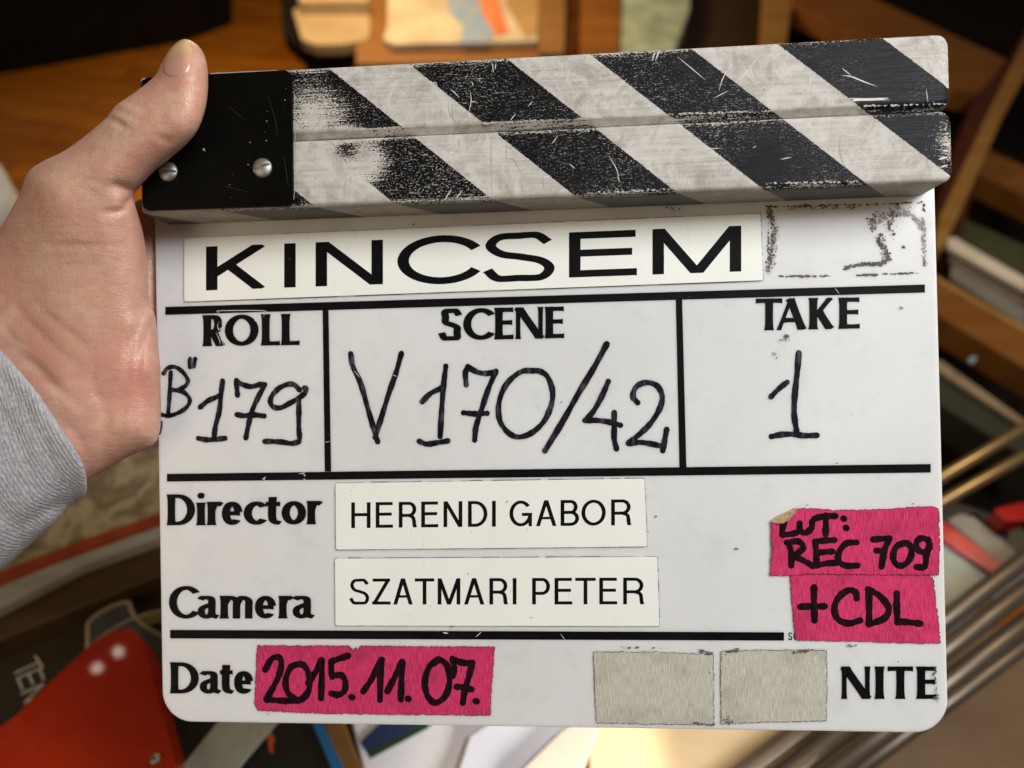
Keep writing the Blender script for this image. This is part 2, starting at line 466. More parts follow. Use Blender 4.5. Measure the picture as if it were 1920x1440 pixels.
# black plate over the left ends
mb = MB()
bp(mb, rpoly([(-0.1330, 0.1090), (-0.1336, 0.0628), (-0.0800, 0.0624), (-0.0797, 0.1090)], 0.0026, 8), ZF + 0.0016, 0.0015)
me = mb.mesh('hinge_plate'); fix(me)
hp = bevel(link('hinge_plate', me, BPLATE, CL), 0.0003, 2)
# edge highlights of the plate's silver rim, painted as thin pale strips
def ribbon(mb, pts, w, z, dz=1.5e-6, cap=False, taper=False):
    pts = [np.array(p[:2], float) for p in pts]; n = len(pts)
    L = []
    for i in range(n):
        a = pts[max(i - 1, 0)]; b = pts[min(i + 1, n - 1)]; t = b - a; t = t / (np.linalg.norm(t) + 1e-12)
        ww = w * 0.5
        if taper: ww *= max(0.15, math.sin(math.pi * (i + 0.3) / (n - 0.4)))
        L.append((pts[i] + np.array([-t[1], t[0]]) * ww, pts[i] - np.array([-t[1], t[0]]) * ww))
    for i in range(n - 1):
        zz = z + dz * (i % 40)
        mb.add([(*L[i][0], zz), (*L[i][1], zz), (*L[i + 1][1], zz), (*L[i + 1][0], zz)], [(0, 1, 2, 3)])
    if cap:
        for k, e in enumerate((pts[0], pts[-1])):
            zz = z + 1e-6 * (45 + k)
            mb.add([(e[0] + w / 2 * math.cos(t), e[1] + w / 2 * math.sin(t), zz) for t in np.linspace(0, 2 * math.pi, 14, endpoint=False)], [tuple(range(14))])


mb = MB()
for pl in ([(552, 175), (554, 260), (553, 340), (551, 374)], ):
    ribbon(mb, [B(u, v, ZF + 0.0017) for u, v in catmull(pl, 8)], 0.00022, ZF + 0.0017)
ribbon(mb, [B(u, v, ZF + 0.0002) for u, v in [(395, 138), (420, 137), (470, 134.5), (520, 132.5)]], 0.0004, ZF + 0.00025)
mb.build('plate_rim_highlight', BLUNT, hp)
mb = MB(); ribbon(mb, [B(u, v, ZF - 0.0004) for u, v in [(302, 393), (360, 392.5), (430, 390)]], 0.0008, ZF + 0.0001)
mb.build('plate_rim_highlight', BLUNT, hp)


def screw(u, v, ang, r=0.00345, h=0.0017):
    c = B(u, v, ZF + 0.0016)
    mb = MB(); vs = [(0, 0, 0)]; R_, A_ = 26, 120; fs = []
    ca, sa = math.cos(ang), math.sin(ang)

    def zz(x, y, rr):
        z = h * (1 - (rr / r) ** 2) ** 0.5 * 1.0 if rr < r else 0
        z = min(z, h * 0.95)
        q = -x * sa + y * ca
        if abs(q) < 0.00042: z = min(z, h * 0.35)
        return z
    vs = [(0, 0, h * 0.35)]
    for i in range(1, R_ + 1):
        rr = r * math.sin(i / R_ * math.pi / 2)
        for j in range(A_):
            t = 2 * math.pi * j / A_ + ang
            x, y = rr * math.cos(t), rr * math.sin(t); vs.append((x, y, zz(x, y, rr)))
    for j in range(A_): fs.append((0, 1 + j, 1 + (j + 1) % A_))
    for i in range(R_ - 1):
        for j in range(A_):
            k = (j + 1) % A_; a = 1 + i * A_
            fs.append((a + j, a + A_ + j, a + A_ + k, a + k))
    mb.add([(c.x + x, c.y + y, c.z - 0.0001 + z) for x, y, z in vs], fs)
    return mb.build('screw', SCREWM, CL, smooth=True)


screw(315, 322, rad(-6)); screw(492, 315, rad(22))

# ruled lines printed on the board
ZP = 0.00006
mb = MB()


def quad(mb, a, b, c, d, z): mb.add([B(*a, 0)[:2] + (z,) if False else (B(*q).x, B(*q).y, z) for q in (a, b, c, d)], [(0, 1, 2, 3)])


quad(mb, (310, 575.5), (310, 590.5), (1734, 548.5), (1734, 533.5), ZP)
quad(mb, (313, 888.5), (313, 903), (1745, 886), (1745, 870), ZP)
quad(mb, (319, 1181), (319, 1197), (1470, 1201), (1470, 1185.5), ZP)
quad(mb, (605, 582), (609, 884), (621, 884), (616, 580), ZP + 4e-6)
quad(mb, (1267, 560), (1274, 880), (1287, 880), (1279, 560), ZP + 4e-6)
mb.build('ruled_line', PRINT, board)

# ------------------------------------------------------------------ lettering engine


def arc(cx, cy, rx, ry, a0, a1, n=None):
    n = n or max(4, int(abs(a1 - a0) / 9))
    return [(cx + rx * math.cos(rad(a0 + (a1 - a0) * i / n)), cy + ry * math.sin(rad(a0 + (a1 - a0) * i / n))) for i in range(n + 1)]


def glyph(ch, w, h, a, b, opt):
    L, T = a / 2, b / 2
    th = 0.5 if opt else 1.0         # thin diagonals in the flared face
    st = lambda x, s=1.0: ([(x, 0), (x, h)], s, True)
    if ch == 'I' or ch == 'l': return [st(w / 2)]
    if ch == 'H': return [st(L), st(w - L), ([(L, h * .52), (w - L, h * .52)], 1, True)]
    if ch == 'E': return [st(L), ([(L, T), (w, T)], 1, True), ([(L, h - T), (w * .98, h - T)], 1, True), ([(L, h * .53), (w * .93, h * .53)], 1, True)]
    if ch == 'L': return [st(L), ([(L, T), (w, T)], 1, True)]
    if ch == 'T': return [st(w / 2), ([(0, h - T), (w, h - T)], 1, True)]
    if ch == 'N':
        s = 0.6 if opt else 1.0
        return [st(L * s, s), st(w - L * s, s), ([(L * .9 * s, h + 1), (w - L * s * .9, -1)], 1.0, True)]
    if ch == 'M': return [st(L), st(w - L), ([(L, h), (w / 2, 0)], 1, True), ([(w - L, h), (w / 2, 0)], 1, True)]
    if ch == 'A': return [([(L * th, -1), (w / 2 - L * .1, h)], th, True), ([(w - L, -1), (w / 2 - L * (.35 if opt else 0), h)], 1, True), ([(w * .22, h * .31), (w * .8, h * .31)], .8, True)]
    if ch == 'K':
        return [st(L), ([(w - a * .55, h + 1), (L, h * .34)], .62 if opt else 1, True), ([(w * .36, h * .58), (w - a * .6, -1)], 1, True)]
    if ch in 'RP':
        ym = h * (.47 if ch == 'R' else .42); r = (h - T - ym) / 2; xr = w * (.50 if opt else .55)
        rx = w * (.82 if opt else .96) - L * (.9) - xr
        g = [st(L), ([(L, h - T)] + arc(xr, ym + r, rx, r, 90, -90) + [(L, ym)], 1, False)]
        if ch == 'R':
            if opt: g.append(([(w * .38, ym + T), (w - a * .62, -1)], 1.05, True))
            else: g.append((catmull([(xr, ym), (w - L * 2.2, ym - h * .07), (w - L * 1.5, ym - h * .22), (w - L * 1.3, h * .1), (w - L * .8, 0)], 5), 1, False))
        return g
    if ch == 'B':
        ym = h * .52; r1 = (h - T - ym) / 2; r2 = (ym - T) / 2; xr = w * .55
        return [st(L), ([(L, h - T)] + arc(xr, ym + r1, w * .92 - L - xr, r1, 90, -90) + [(L, ym)], 1, False),
                ([(L, ym)] + arc(xr, T + r2, w - L - xr, r2, 90, -90) + [(L, T)], 1, False)]
    if ch == 'D':
        xr = w * .38
        return [st(L), ([(L, h - T)] + arc(xr, h / 2, w - L - xr, h / 2 - T, 90, -90) + [(L, T)], 1, False)]
    if ch in 'Oo0': return [(arc(w / 2, h / 2, w / 2 - L, h / 2 - T, 0, 360, 48), 1, False)]
    if ch in 'Cc':
        a0 = 40 if opt else 30
        rx = (w - L) / (1 + math.cos(rad(a0)))
        return [(arc(L + rx, h / 2, rx, h / 2 - T, a0, 360 - a0, 36), 1, False)]
    if ch == 'G': return [(arc(w / 2, h / 2, w / 2 - L, h / 2 - T, 38, 345, 36), 1, False), ([(w * .55, h * .46), (w, h * .46)], 1, True), ([(w - L, h * .46), (w - L, 0)], .9, True)]
    if ch == 'S':
        P = [(w * .90, h * .78), (w * .74, h * .93), (w * .50, h - T), (w * .22, h * .91), (L * 1.25, h * .74), (w * .25, h * .57), (w * .52, h * .50), (w * .80, h * .41), (w - L, h * .25), (w * .80, h * .075), (w * .48, T), (w * .2, h * .075), (w * .055, h * .25)]
        return [(catmull(P, 6), .92, False)]
    if ch == 'Z': return [([(w * .03, h - T), (w * .97, h - T)], 1, True), ([(0, T), (w, T)], 1, True), ([(w - L * 1.3, h - T), (L * 1.3, T)], 1, True)]
    if ch == 'i':
        return [([(w / 2, 0), (w / 2, h * .70)], 1, True), (arc(w / 2, h * .91, L * .45, L * .45, 0, 360, 20), .45, False)]
    if ch == 'r':
        return [([(L, 0), (L, h)], 1, True), (catmull([(L, h * .55), (w * .5, h * .85), (w * .75, h * .93), (w, h * .86)], 6), .8, False)]
    if ch == 'e':
        return [(arc(w * .5, h / 2, w * .5 - L, h / 2 - T, 8, 318, 34), 1, False), ([(L, h * .50), (w - L * .6, h * .50)], .8, True)]
    if ch == 't':
        return [(catmull([(w * .48, h), (w * .44, h * .6), (w * .45, h * .25), (w * .56, T * 1.6), (w * .78, T), (w, h * .05)], 6), 1, False), ([(0, h * .745), (w * .98, h * .745)], 1, True)]
    if ch == 'a':
        return [(catmull([(w * .10, h * .83), (w * .26, h * .94), (w * .48, h - T), (w * .66, h * .86), (w * .69, h * .6), (w * .69, h * .22), (w * .80, T * 1.3), (w, h * .07)], 6), .95, False),
                (catmull([(w * .68, h * .62), (w * .42, h * .55), (w * .18, h * .43), (w * .17, h * .20), (w * .36, T), (w * .56, h * .12), (w * .68, h * .26)], 6), .9, False)]
    if ch == 'm':
        s = w * .52
        ar = lambda x0, x1: catmull([(x0, h * .62), (x0 + (x1 - x0) * .35, h * .90), (x0 + (x1 - x0) * .7, h - T * 1.2), (x1 - .0 * L, h * .78), (x1, h * .5), (x1, 0)], 6)
        return [([(L, 0), (L, h)], 1, True), (ar(L, w / 2), .95, False), (ar(w / 2, w - L), .95, False)]
    return []


def clip(poly, y0, y1):
    for lim, sg in ((y0, 1), (y1, -1)):
        out = []
        for i in range(len(poly)):
            p, q = poly[i], poly[(i + 1) % len(poly)]
            dp, dq = (p[1] - lim) * sg, (q[1] - lim) * sg
            if dp >= 0: out.append(p)
            if dp * dq < 0:
                t = dp / (dp - dq); out.append((p[0] + (q[0] - p[0]) * t, p[1] + (q[1] - p[1]) * t))
        poly = out
        if len(poly) < 3: return []
    return poly


def letter(mb, ch, x0, x1, tl, bl, a, b, z, opt, zc=[0]):
    """x0,x1 px; tl / bl: functions x -> y of the top line and the baseline in photo px"""
    w = x1 - x0; xm = 0.5 * (x0 + x1); h = bl(xm) - tl(xm)
    def P(x, y):
        u = x0 + x; vv = bl(u) - (y / h) * (bl(u) - tl(u)); q = B(u, vv); return q.x, q.y
    for pts, sc, straight in glyph(ch, w, h, a, b, opt):
        flared = opt and len(pts) == 2 and sc != .7
        if flared:
            p_, q_ = pts; pts = [(p_[0] + (q_[0] - p_[0]) * t, p_[1] + (q_[1] - p_[1]) * t) for t in (0, .06, .14, .25, .4, .5, .6, .75, .86, .94, 1)]
        n = len(pts); A, C = a / 2 * sc, b / 2 * (sc if sc > 1 or not opt else 1.0 if sc > .85 else sc * 1.3)
        closed = n > 8 and abs(pts[0][0] - pts[-1][0]) < 1e-6 and abs(pts[0][1] - pts[-1][1]) < 1e-6
        off = []
        for i in range(n):
            p0 = pts[i - 1] if i else (pts[-2] if closed else pts[0]); p1 = pts[i + 1] if i < n - 1 else (pts[1] if closed else pts[-1])
            tx, ty = p1[0] - p0[0], p1[1] - p0[1]; l = math.hypot(tx, ty) or 1; nx, ny = -ty / l, tx / l
            k = math.sqrt(A * A * nx * nx + C * C * ny * ny)
            if flared: k /= (0.94 + 0.30 * abs(2 * i / (n - 1) - 1) ** 3)
            if opt and abs(nx) > .2 and flared and abs(nx) < .98: k2 = A * (0.94 + 0.26 * abs(2 * i / (n - 1) - 1) ** 3); off.append((nx * k2, ny * k2))
            else: off.append((A * A * nx / k, C * C * ny / k))
        flare = opt and n == 2
        for i in range(n - 1):
            zc[0] = (zc[0] + 1) % 30
            zz = z + zc[0] * 1.2e-6
            o0, o1, p, q = off[i], off[i + 1], pts[i], pts[i + 1]
            poly = [(p[0] + o0[0], p[1] + o0[1]), (p[0] - o0[0], p[1] - o0[1]), (q[0] - o1[0], q[1] - o1[1]), (q[0] + o1[0], q[1] + o1[1])]
            poly = clip(poly, 0, h)
            if len(poly) >= 3:
                mb.add([(*P(*r), zz) for r in poly], [tuple(range(len(poly)))])


def line(p, q): return lambda x: p[1] + (q[1] - p[1]) * (x - p[0]) / (q[0] - p[0])


def word(letters, top, base, a, b, z, opt, parent, mat=PRINT, asc=None):
    mb = MB()
    for it in letters:
        ch, x0, x1 = it[:3]
        tl = asc if (len(it) > 3 and it[3] == 'A') else top
        if len(it) > 3 and not isinstance(it[3], str): tl = (lambda dd: (lambda x: base(x) - dd))(it[3])
        letter(mb, ch, x0, x1, tl, base, a, b, z, opt)
    return mb.build('printed_word', mat, parent)


word([('R', 381, 424), ('O', 421.5, 485), ('L', 490.5, 525), ('L', 528, 562)], line((381, 591), (561, 588)), line((381, 649.5), (561, 647)), 15.5, 8, ZP, True, board)
word([('S', 826, 864.5), ('C', 868.5, 922), ('E', 928, 963), ('N', 967, 1018), ('E', 1022.5, 1058)], line((826, 579), (1058, 574.5)), line((826, 639), (1058, 634)), 15, 8.5, ZP, True, board)
word([('T', 1417, 1467), ('A', 1456, 1512), ('K', 1517, 1566), ('E', 1573, 1612)], line((1417, 560), (1611, 557.5)), line((1417, 620), (1611, 616)), 15.5, 8.5, ZP, True, board)
word([('i', 370, 384, 61), ('r', 389, 416), ('e', 416, 455), ('c', 457, 494), ('t', 498, 526, 52), ('o', 528, 574), ('r', 576, 602)], line((313, 941.5), (602, 939)), line((313, 985.5), (602, 983)), 15.5, 8, ZP, True, board)
# the capital D reaches higher than the small letters
mbx = MB(); letter(mbx, 'D', 314, 366, line((313, 927), (602, 924)), line((313, 985), (602, 983)), 15, 7, ZP + 2e-6, True); mbx.build('printed_letter', PRINT, board)
word([('C', 317, 368, 61.5), ('a', 372, 409), ('m', 413, 474), ('e', 478, 518), ('r', 523, 548), ('a', 550, 588)], line((317, 1117), (588, 1117)), line((317, 1160), (588, 1159.5)), 15, 7.5, ZP, True, board)
word([('D', 320, 373, 58.5), ('a', 376, 413), ('t', 412.5, 437, 54), ('e', 439, 475)], line((320, 1258), (475, 1258)), line((320, 1300), (475, 1301)), 15, 7.5, ZP, True, board)
word([('N', 1578, 1631), ('I', 1641, 1657), ('T', 1664, 1712), ('E', 1719, 1756)], line((1578, 1249.5), (1756, 1249.5)), line((1578, 1310.5), (1756, 1310.5)), 16, 8.5, ZP, True, board)
word([('S', 1478, 1485), ('O', 1487.5, 1497)], line((1478, 1186), (1490, 1186)), line((1478, 1200), (1490, 1200)), 2.2, 2.0, ZP, False, board)


# ------------------------------------------------------------------ name plates
def nameplate(cor, z=0.0007):
    mb = MB(); P = [B(*c) for c in cor]
    bp(mb, rpoly(P, 0.0007, 4), z, z - 0.00002); me = mb.mesh('name_plate'); fix(me)
    o = bevel(link('name_plate', me, PLATEM, CL), 0.00012, 2)
    # dirt gathered in the gap round the plate
    d = MB(); c = sum((p.to_2d() for p in P), Vector((0, 0))) / 4
    random.seed(int(cor[0][0] + cor[0][1]))
    for i in range(4):
        a, b_ = P[i].to_2d(), P[(i + 1) % 4].to_2d()
        n = (b_ - a).orthogonal().normalized(); n = n if n.dot((a + b_) / 2 - c) > 0 else -n
        L = (b_ - a).length; t = 0.0
        while t < 1:
            s = random.uniform(0.01, 0.10); wd = random.choice([0.00010, 0.00014, 0.0002, 0.00026])
            p, q = a.lerp(b_, t) + n * 0.00004, a.lerp(b_, min(1, t + s)) + n * 0.00004
            d.add([(*p, 0.00008), (*(p + n * wd), 0.00008), (*(q + n * wd), 0.00008), (*q, 0.00008)], [(0, 1, 2, 3)])
            t += s + (random.uniform(0, 0.03) if random.random() < .4 else 0)
    d.build('dirt_line', GRIME, o)
    return o


np1 = nameplate([(347, 447), (1425, 401), (1430, 526), (347, 566)])
ZN = 0.00074
tl, bl = line((390, 463), (1387, 424)), line((390, 545), (1387, 509.5))
kw = MB()
for ch, x0, x1 in [('K', 388, 503), ('I', 535, 555), ('N', 593, 719), ('C', 746, 893), ('S', 907, 1041), ('E', 1067, 1194), ('M', 1223, 1389)]:
    ex = 4 if ch in 'CS' else 0
    letter(kw, ch, x0, x1, (lambda x, e=ex: tl(x) - e), (lambda x, e=ex: bl(x) + e), 21.5, 13, ZN, False)


def Bz(mbq, z):
    return mbq


def to_plane(mbq, z):   # lettering measured on z=0 moved along its sight line onto the plate's face: negligible, keep z
    return mbq


kw.build('printed_word', PRINT, np1)
np2 = nameplate([(630, 906), (1208, 897), (1213, 1024), (631, 1030)])
word([(c, 560 + p / 2.6667, 560 + q / 2.6667) for c, p, q in [('H', 266, 362), ('E', 388, 474), ('R', 503, 593), ('E', 615, 700), ('N', 726, 820)]], line((660, 941.5), (1183, 935.5)), line((660, 989.5), (1183, 984)), 7.0, 5.8, ZN, False, np2)
word([(c, 560 + p / 2.6667, 560 + q / 2.6667) for c, p, q in [('D', 848, 945), ('I', 970, 985), ]], line((660, 941.5), (1183, 935.5)), line((660, 989.5), (1183, 984)), 7.0, 5.8, ZN, False, np2)
word([(c, 560 + p / 2.6667, 560 + q / 2.6667) for c, p, q in [('G', 1055, 1168), ('A', 1187, 1290), ('B', 1310, 1402), ('O', 1414, 1535), ('R', 1562, 1662)]], line((660, 941.5), (1183, 935.5)), line((660, 989.5), (1183, 984)), 7.0, 5.8, ZN, False, np2)
np3 = nameplate([(629, 1047), (1232, 1044), (1236, 1173), (630, 1172)])
tl3, bl3 = line((657, 1084), (1207, 1082)), line((657, 1132.5), (1207, 1132))
word([(c, 560 + p / 2.6667, 560 + q / 2.6667) for c, p, q in [('S', 258, 356), ('Z', 370, 462), ('A', 475, 573), ('T', 583, 680), ('M', 697, 810), ('A', 828, 930), ('R', 955, 1047), ('I', 1073, 1088)]], tl3, bl3, 7.0, 5.8, ZN, False, np3)
word([(c, 560 + p / 2.6667, 560 + q / 2.6667) for c, p, q in [('P', 1168, 1260), ('E', 1280, 1368), ('T', 1383, 1485), ('E', 1503, 1592), ('R', 1622, 1726)]], tl3, bl3, 7.0, 5.8, ZN, False, np3)


# ------------------------------------------------------------------ handwriting
def hand_write(name, strokes, width_px, z, parent, mat, tf, smooth=True):
    mb = MB(); zi = 0
    for k, stt in enumerate(strokes):
        wmul = 1.0
        if isinstance(stt, tuple) and isinstance(stt[0], (int, float)): wmul, stt = stt
        pts = catmull(stt, 7) if len(stt) > 2 else [np.array(stt[0], float) * (1 - t) + np.array(stt[1], float) * t for t in np.linspace(0, 1, 8)]
        wd = width_px * wmul * 1.12; n = len(pts)
        q = []
        for i, p in enumerate(pts):
            u, v = tf(p); q.append((B(u, v).x, B(u, v).y))
        mm = wd * 0.191e-3
        q = [np.array(x) for x in q]
        Ls = []
        for i in range(n):
            a_ = q[max(i - 1, 0)]; b_ = q[min(i + 1, n - 1)]; t = b_ - a_; t = t / (np.linalg.norm(t) + 1e-12)
            ww = mm / 2 * (1 + 0.10 * math.sin(i * 0.55 + k * 2.1) + 0.05 * math.sin(i * 1.7 + k))
            nn = np.array([-t[1], t[0]]) * ww; Ls.append((q[i] + nn, q[i] - nn))
        for i in range(n - 1):
            zi = (zi + 1) % 25; zz = z + zi * 1.2e-6
            mb.add([(*Ls[i][0], zz), (*Ls[i][1], zz), (*Ls[i + 1][1], zz), (*Ls[i + 1][0], zz)], [(0, 1, 2, 3)])
        for i in range(0, n, 1):
            if 0 < i < n - 1:
                d0 = q[i] - q[i - 1]; d1 = q[i + 1] - q[i]
                if np.dot(d0, d1) / (np.linalg.norm(d0) * np.linalg.norm(d1) + 1e-15) > .93: continue
            zi = (zi + 1) % 25; zz = z + 3.2e-5 + zi * 1e-6
            mb.add([(q[i][0] + mm * .5 * math.cos(t), q[i][1] + mm * .5 * math.sin(t), zz) for t in np.linspace(0, 2 * math.pi, 14, endpoint=False)], [tuple(range(14))])
    return mb.build(name, mat, parent)


t5 = lambda p: (280 + p[0] / 4.5, 540 + p[1] / 4.5)      # measured on an enlargement
B_ = [[(182, 712), (176, 800), (172, 900), (160, 1050)], [(120, 722), (150, 680), (205, 665), (262, 690), (310, 745), (325, 790), (300, 830), (235, 862), (190, 858)],
      [(215, 862), (290, 880), (335, 925), (338, 970), (300, 1020), (230, 1060), (160, 1078), (105, 1070)], [(345, 598), (340, 630), (345, 668)], [(388, 598), (380, 630), (375, 662)],
      [(97, 1135), (92, 1180), (82, 1222)]]
hand_write('handwriting', B_, 7.6, ZP, board, MARK, t5)
N1 = [[(618, 785), (605, 900), (590, 1040), (560, 1160), (548, 1245)], [(430, 1005), (490, 955), (545, 930), (600, 905)], [(415, 1268), (480, 1280), (560, 1277), (640, 1268)],
      [(735, 780), (740, 850), (745, 905)], [(735, 785), (790, 815), (860, 832), (930, 815), (975, 815)], [(972, 822), (920, 920), (870, 1030), (838, 1150), (815, 1265)],
      [(740, 1068), (800, 1078), (870, 1070), (970, 1080)],
      [(1268, 860), (1220, 815), (1160, 815), (1090, 850), (1035, 910), (1022, 965), (1050, 1005), (1110, 1010), (1180, 975), (1250, 935), (1310, 890), (1322, 855), (1310, 842)],
      [(1262, 940), (1262, 1050), (1262, 1180), (1268, 1260), (1262, 1295)], [(1262, 1298), (1200, 1312), (1120, 1300), (1040, 1295), (975, 1295)]]
hand_write('handwriting', N1, 9.2, ZP, board, MARK, t5)
t6 = lambda p: (280 + p[0] / 3, 540 + p[1] / 3)
V1 = [[(1133, 370), (1145, 440), (1190, 540), (1230, 680), (1262, 790), (1285, 865)], [(1418, 368), (1390, 470), (1345, 600), (1305, 730), (1270, 840)],
      [(1668, 440), (1655, 550), (1645, 680), (1636, 835)], [(1535, 640), (1580, 595), (1650, 560)], [(1518, 862), (1560, 878), (1620, 870), (1680, 860)],
      [(1792, 442), (1778, 480), (1783, 545)], [(1792, 445), (1850, 475), (1905, 480), (1950, 468)], [(1950, 470), (1910, 560), (1870, 680), (1838, 780), (1830, 855)], [(1768, 702), (1830, 708), (1900, 705)]]
hand_write('handwriting', V1, 9.4, ZP, board, MARK, t6)
t7 = lambda p: (800 + p[0] / 3, 540 + p[1] / 3)
V2 = [[(612, 465), (530, 472), (450, 540), (408, 640), (410, 740), (455, 810), (515, 838), (590, 815), (660, 750), (700, 660), (708, 580), (680, 500), (635, 468), (585, 464)],
      (1.08, [(1013, 315), (940, 450), (850, 600), (760, 760), (665, 915)]), [(1022, 525), (985, 610), (940, 690), (895, 745)], [(890, 745), (960, 745), (1030, 755), (1090, 772)], [(1055, 700), (1055, 780), (1055, 850), (1068, 905)],
      [(1187, 645), (1160, 610), (1180, 555), (1235, 532), (1295, 550), (1325, 610), (1310, 680), (1260, 760), (1200, 820), (1135, 872)], [(1135, 875), (1200, 868), (1270, 878), (1328, 892)], [(1350, 795), (1340, 850), (1328, 915)]]
hand_write('handwriting', V2, 9.4, ZP, board, MARK, t7)
t8 = lambda p: (1400 + p[0] / 3.692, 540 + p[1] / 3.692)
V3 = [[(360, 450), (350, 580), (335, 720), (328, 850), (335, 930), (345, 985)], (.9, [(167, 755), (220, 700), (280, 652)]), [(172, 1028), (240, 1015), (320, 1012), (400, 1022), (485, 1020)]]
hand_write('handwriting', V3, 9.6, ZP, board, MARK, t8)


# ------------------------------------------------------------------ tapes
def tape(name_label, poly, mat, z0=0.0, seed=1, th=0.00035, fray=0.0002, lift=None, step=0.0006):
    random.seed(seed)
    P = [B(*p).to_2d() for p in poly]; out = []
    for i in range(len(P)):
        a, b_ = P[i], P[(i + 1) % len(P)]; L = (b_ - a).length; k = max(1, int(L / step)); n = (b_ - a).orthogonal().normalized()
        for j in range(k):
            out.append(a.lerp(b_, j / k) + n * random.uniform(-fray, fray) * (1 if j else 0))
    mb = MB(); bp(mb, out, z0 + th, th - 0.00002)
    o = mb.build('tape', mat, CL, label=name_label)
    fix(o.data)
    # dark frayed thread ends round the rim
    d = MB()
    for i in range(len(out)):
        if random.random() < .6:
            p = out[i]; r = random.uniform(0.00006, 0.00022); a0 = random.uniform(0, 6)
            d.add([(p.x + r * math.cos(a0 + t) * random.uniform(.5, 1.3), p.y + r * math.sin(a0 + t) * random.uniform(.5, 1.3), z0 + th + 0.00003) for t in (0, 1.3, 2.5, 3.8, 5.0)], [(0, 1, 2, 3, 4)])
    for i in range(len(out) - 1):
        if random.random() < .72:
            a, b_ = out[i], out[i + 1]
            n = (b_ - a).orthogonal().normalized() * 0.00011
            d.add([(*(a - n), z0 + th + 0.00002), (*(b_ - n), z0 + th + 0.00002), (*(b_ + n), z0 + th + 0.00002), (*(a + n), z0 + th + 0.00002)], [(0, 1, 2, 3)])
    d.build('frayed_edge', GRIME if mat is GREYT else simple('dark_pink_edge', (0.06, 0.008, 0.02), (0.16, 0.02, 0.05), 0.9, 900), o)
    return o


tp1 = tape('pink tape with the handwritten date', [(483, 1210), (655, 1211), (662, 1219), (668, 1213), (671, 1220), (676, 1211), (928, 1212.5), (925, 1245), (919, 1341), (600, 1337), (484, 1331), (478, 1318)], PINK, seed=2)
t9 = lambda p: (480 + p[0] / 4, 1200 + p[1] / 4)
ta = lambda p: (0 + p[0] / 3, 960 + p[1] / 3)          # lower left enlargement
D1 = [[(1495, 885), (1530, 825), (1570, 815), (1585, 850), (1570, 920), (1530, 1000), (1500, 1050)], [(1500, 1052), (1570, 1058), (1630, 1060), (1690, 1055), (1725, 1020)],
      [(1690, 850), (1640, 870), (1612, 930), (1612, 990), (1640, 1035), (1690, 1055), (1730, 1020), (1745, 960), (1735, 900), (1710, 860), (1680, 855)],
      [(1735, 960), (1775, 900), (1810, 830)], [(1812, 830), (1812, 930), (1808, 1045)]]
hand_write('handwriting', D1, 11.0, 0.00039, tp1, TMARK, ta)
tb = lambda p: (560 + p[0] / 2.6667, 880 + p[1] / 2.6667)
D2 = [[(250, 930), (205, 945), (165, 958)], [(165, 960), (165, 1010), (170, 1035)], [(170, 1030), (215, 1028), (235, 1060), (230, 1105), (200, 1125), (165, 1118)], [(265, 1136), (271, 1138)],
      [(325, 1108), (370, 1040), (415, 950)], [(418, 950), (410, 1040), (408, 1150)], [(445, 1108), (480, 1040), (518, 960)], [(520, 962), (515, 1060), (512, 1148)], [(547, 1144), (551, 1146)],
      [(700, 952), (655, 985), (632, 1060), (645, 1130), (685, 1165), (735, 1130), (755, 1060), (745, 985), (710, 950), (685, 956)],
      [(770, 945), (778, 990), (772, 1030)], [(770, 946), (820, 965), (870, 965)], [(868, 968), (850, 1040), (832, 1100), (822, 1165)], [(790, 1085), (830, 1088), (865, 1098)], [(885, 1156), (891, 1158)]]
hand_write('handwriting', D2, 11.0, 0.00039, tp1, TMARK, tb)
tc = lambda p: (1280 + p[0] / 2.6667, 900 + p[1] / 2.6667)
cdl = [tc(p) for p in [(535, 474), (800, 470), (1225, 468), (1252, 500), (1262, 600), (1276, 700), (1286, 815), (1080, 813), (900, 806), (565, 799), (552, 700)]]
tp2 = tape('pink tape reading +CDL', cdl, PINK, seed=5)
C1 = [[(588, 632), (650, 630), (708, 630)], [(655, 535), (655, 620), (658, 700)], [(868, 590), (862, 560), (825, 550), (775, 590), (757, 645), (775, 695), (830, 715), (885, 700)],
      [(928, 545), (930, 640), (930, 720)], [(925, 545), (985, 580), (1028, 640), (1005, 690), (930, 720)], [(1068, 565), (1068, 640), (1072, 710)], [(1072, 705), (1130, 710), (1185, 716)]]
hand_write('handwriting', C1, 10.8, 0.00039, tp2, TMARK, tc)
lut = [tc(p) for p in [(440, 205), (470, 212), (500, 200), (530, 172), (552, 142), (640, 140), (760, 150), (900, 148), (1050, 142), (1180, 132), (1250, 130), (1276, 142), (1280, 300), (1276, 473), (900, 469), (620, 466), (560, 474), (438, 474), (445, 350)]]
tp3 = tape('pink tape reading LUT: REC 709', lut, PINK, z0=0.00034, seed=8)
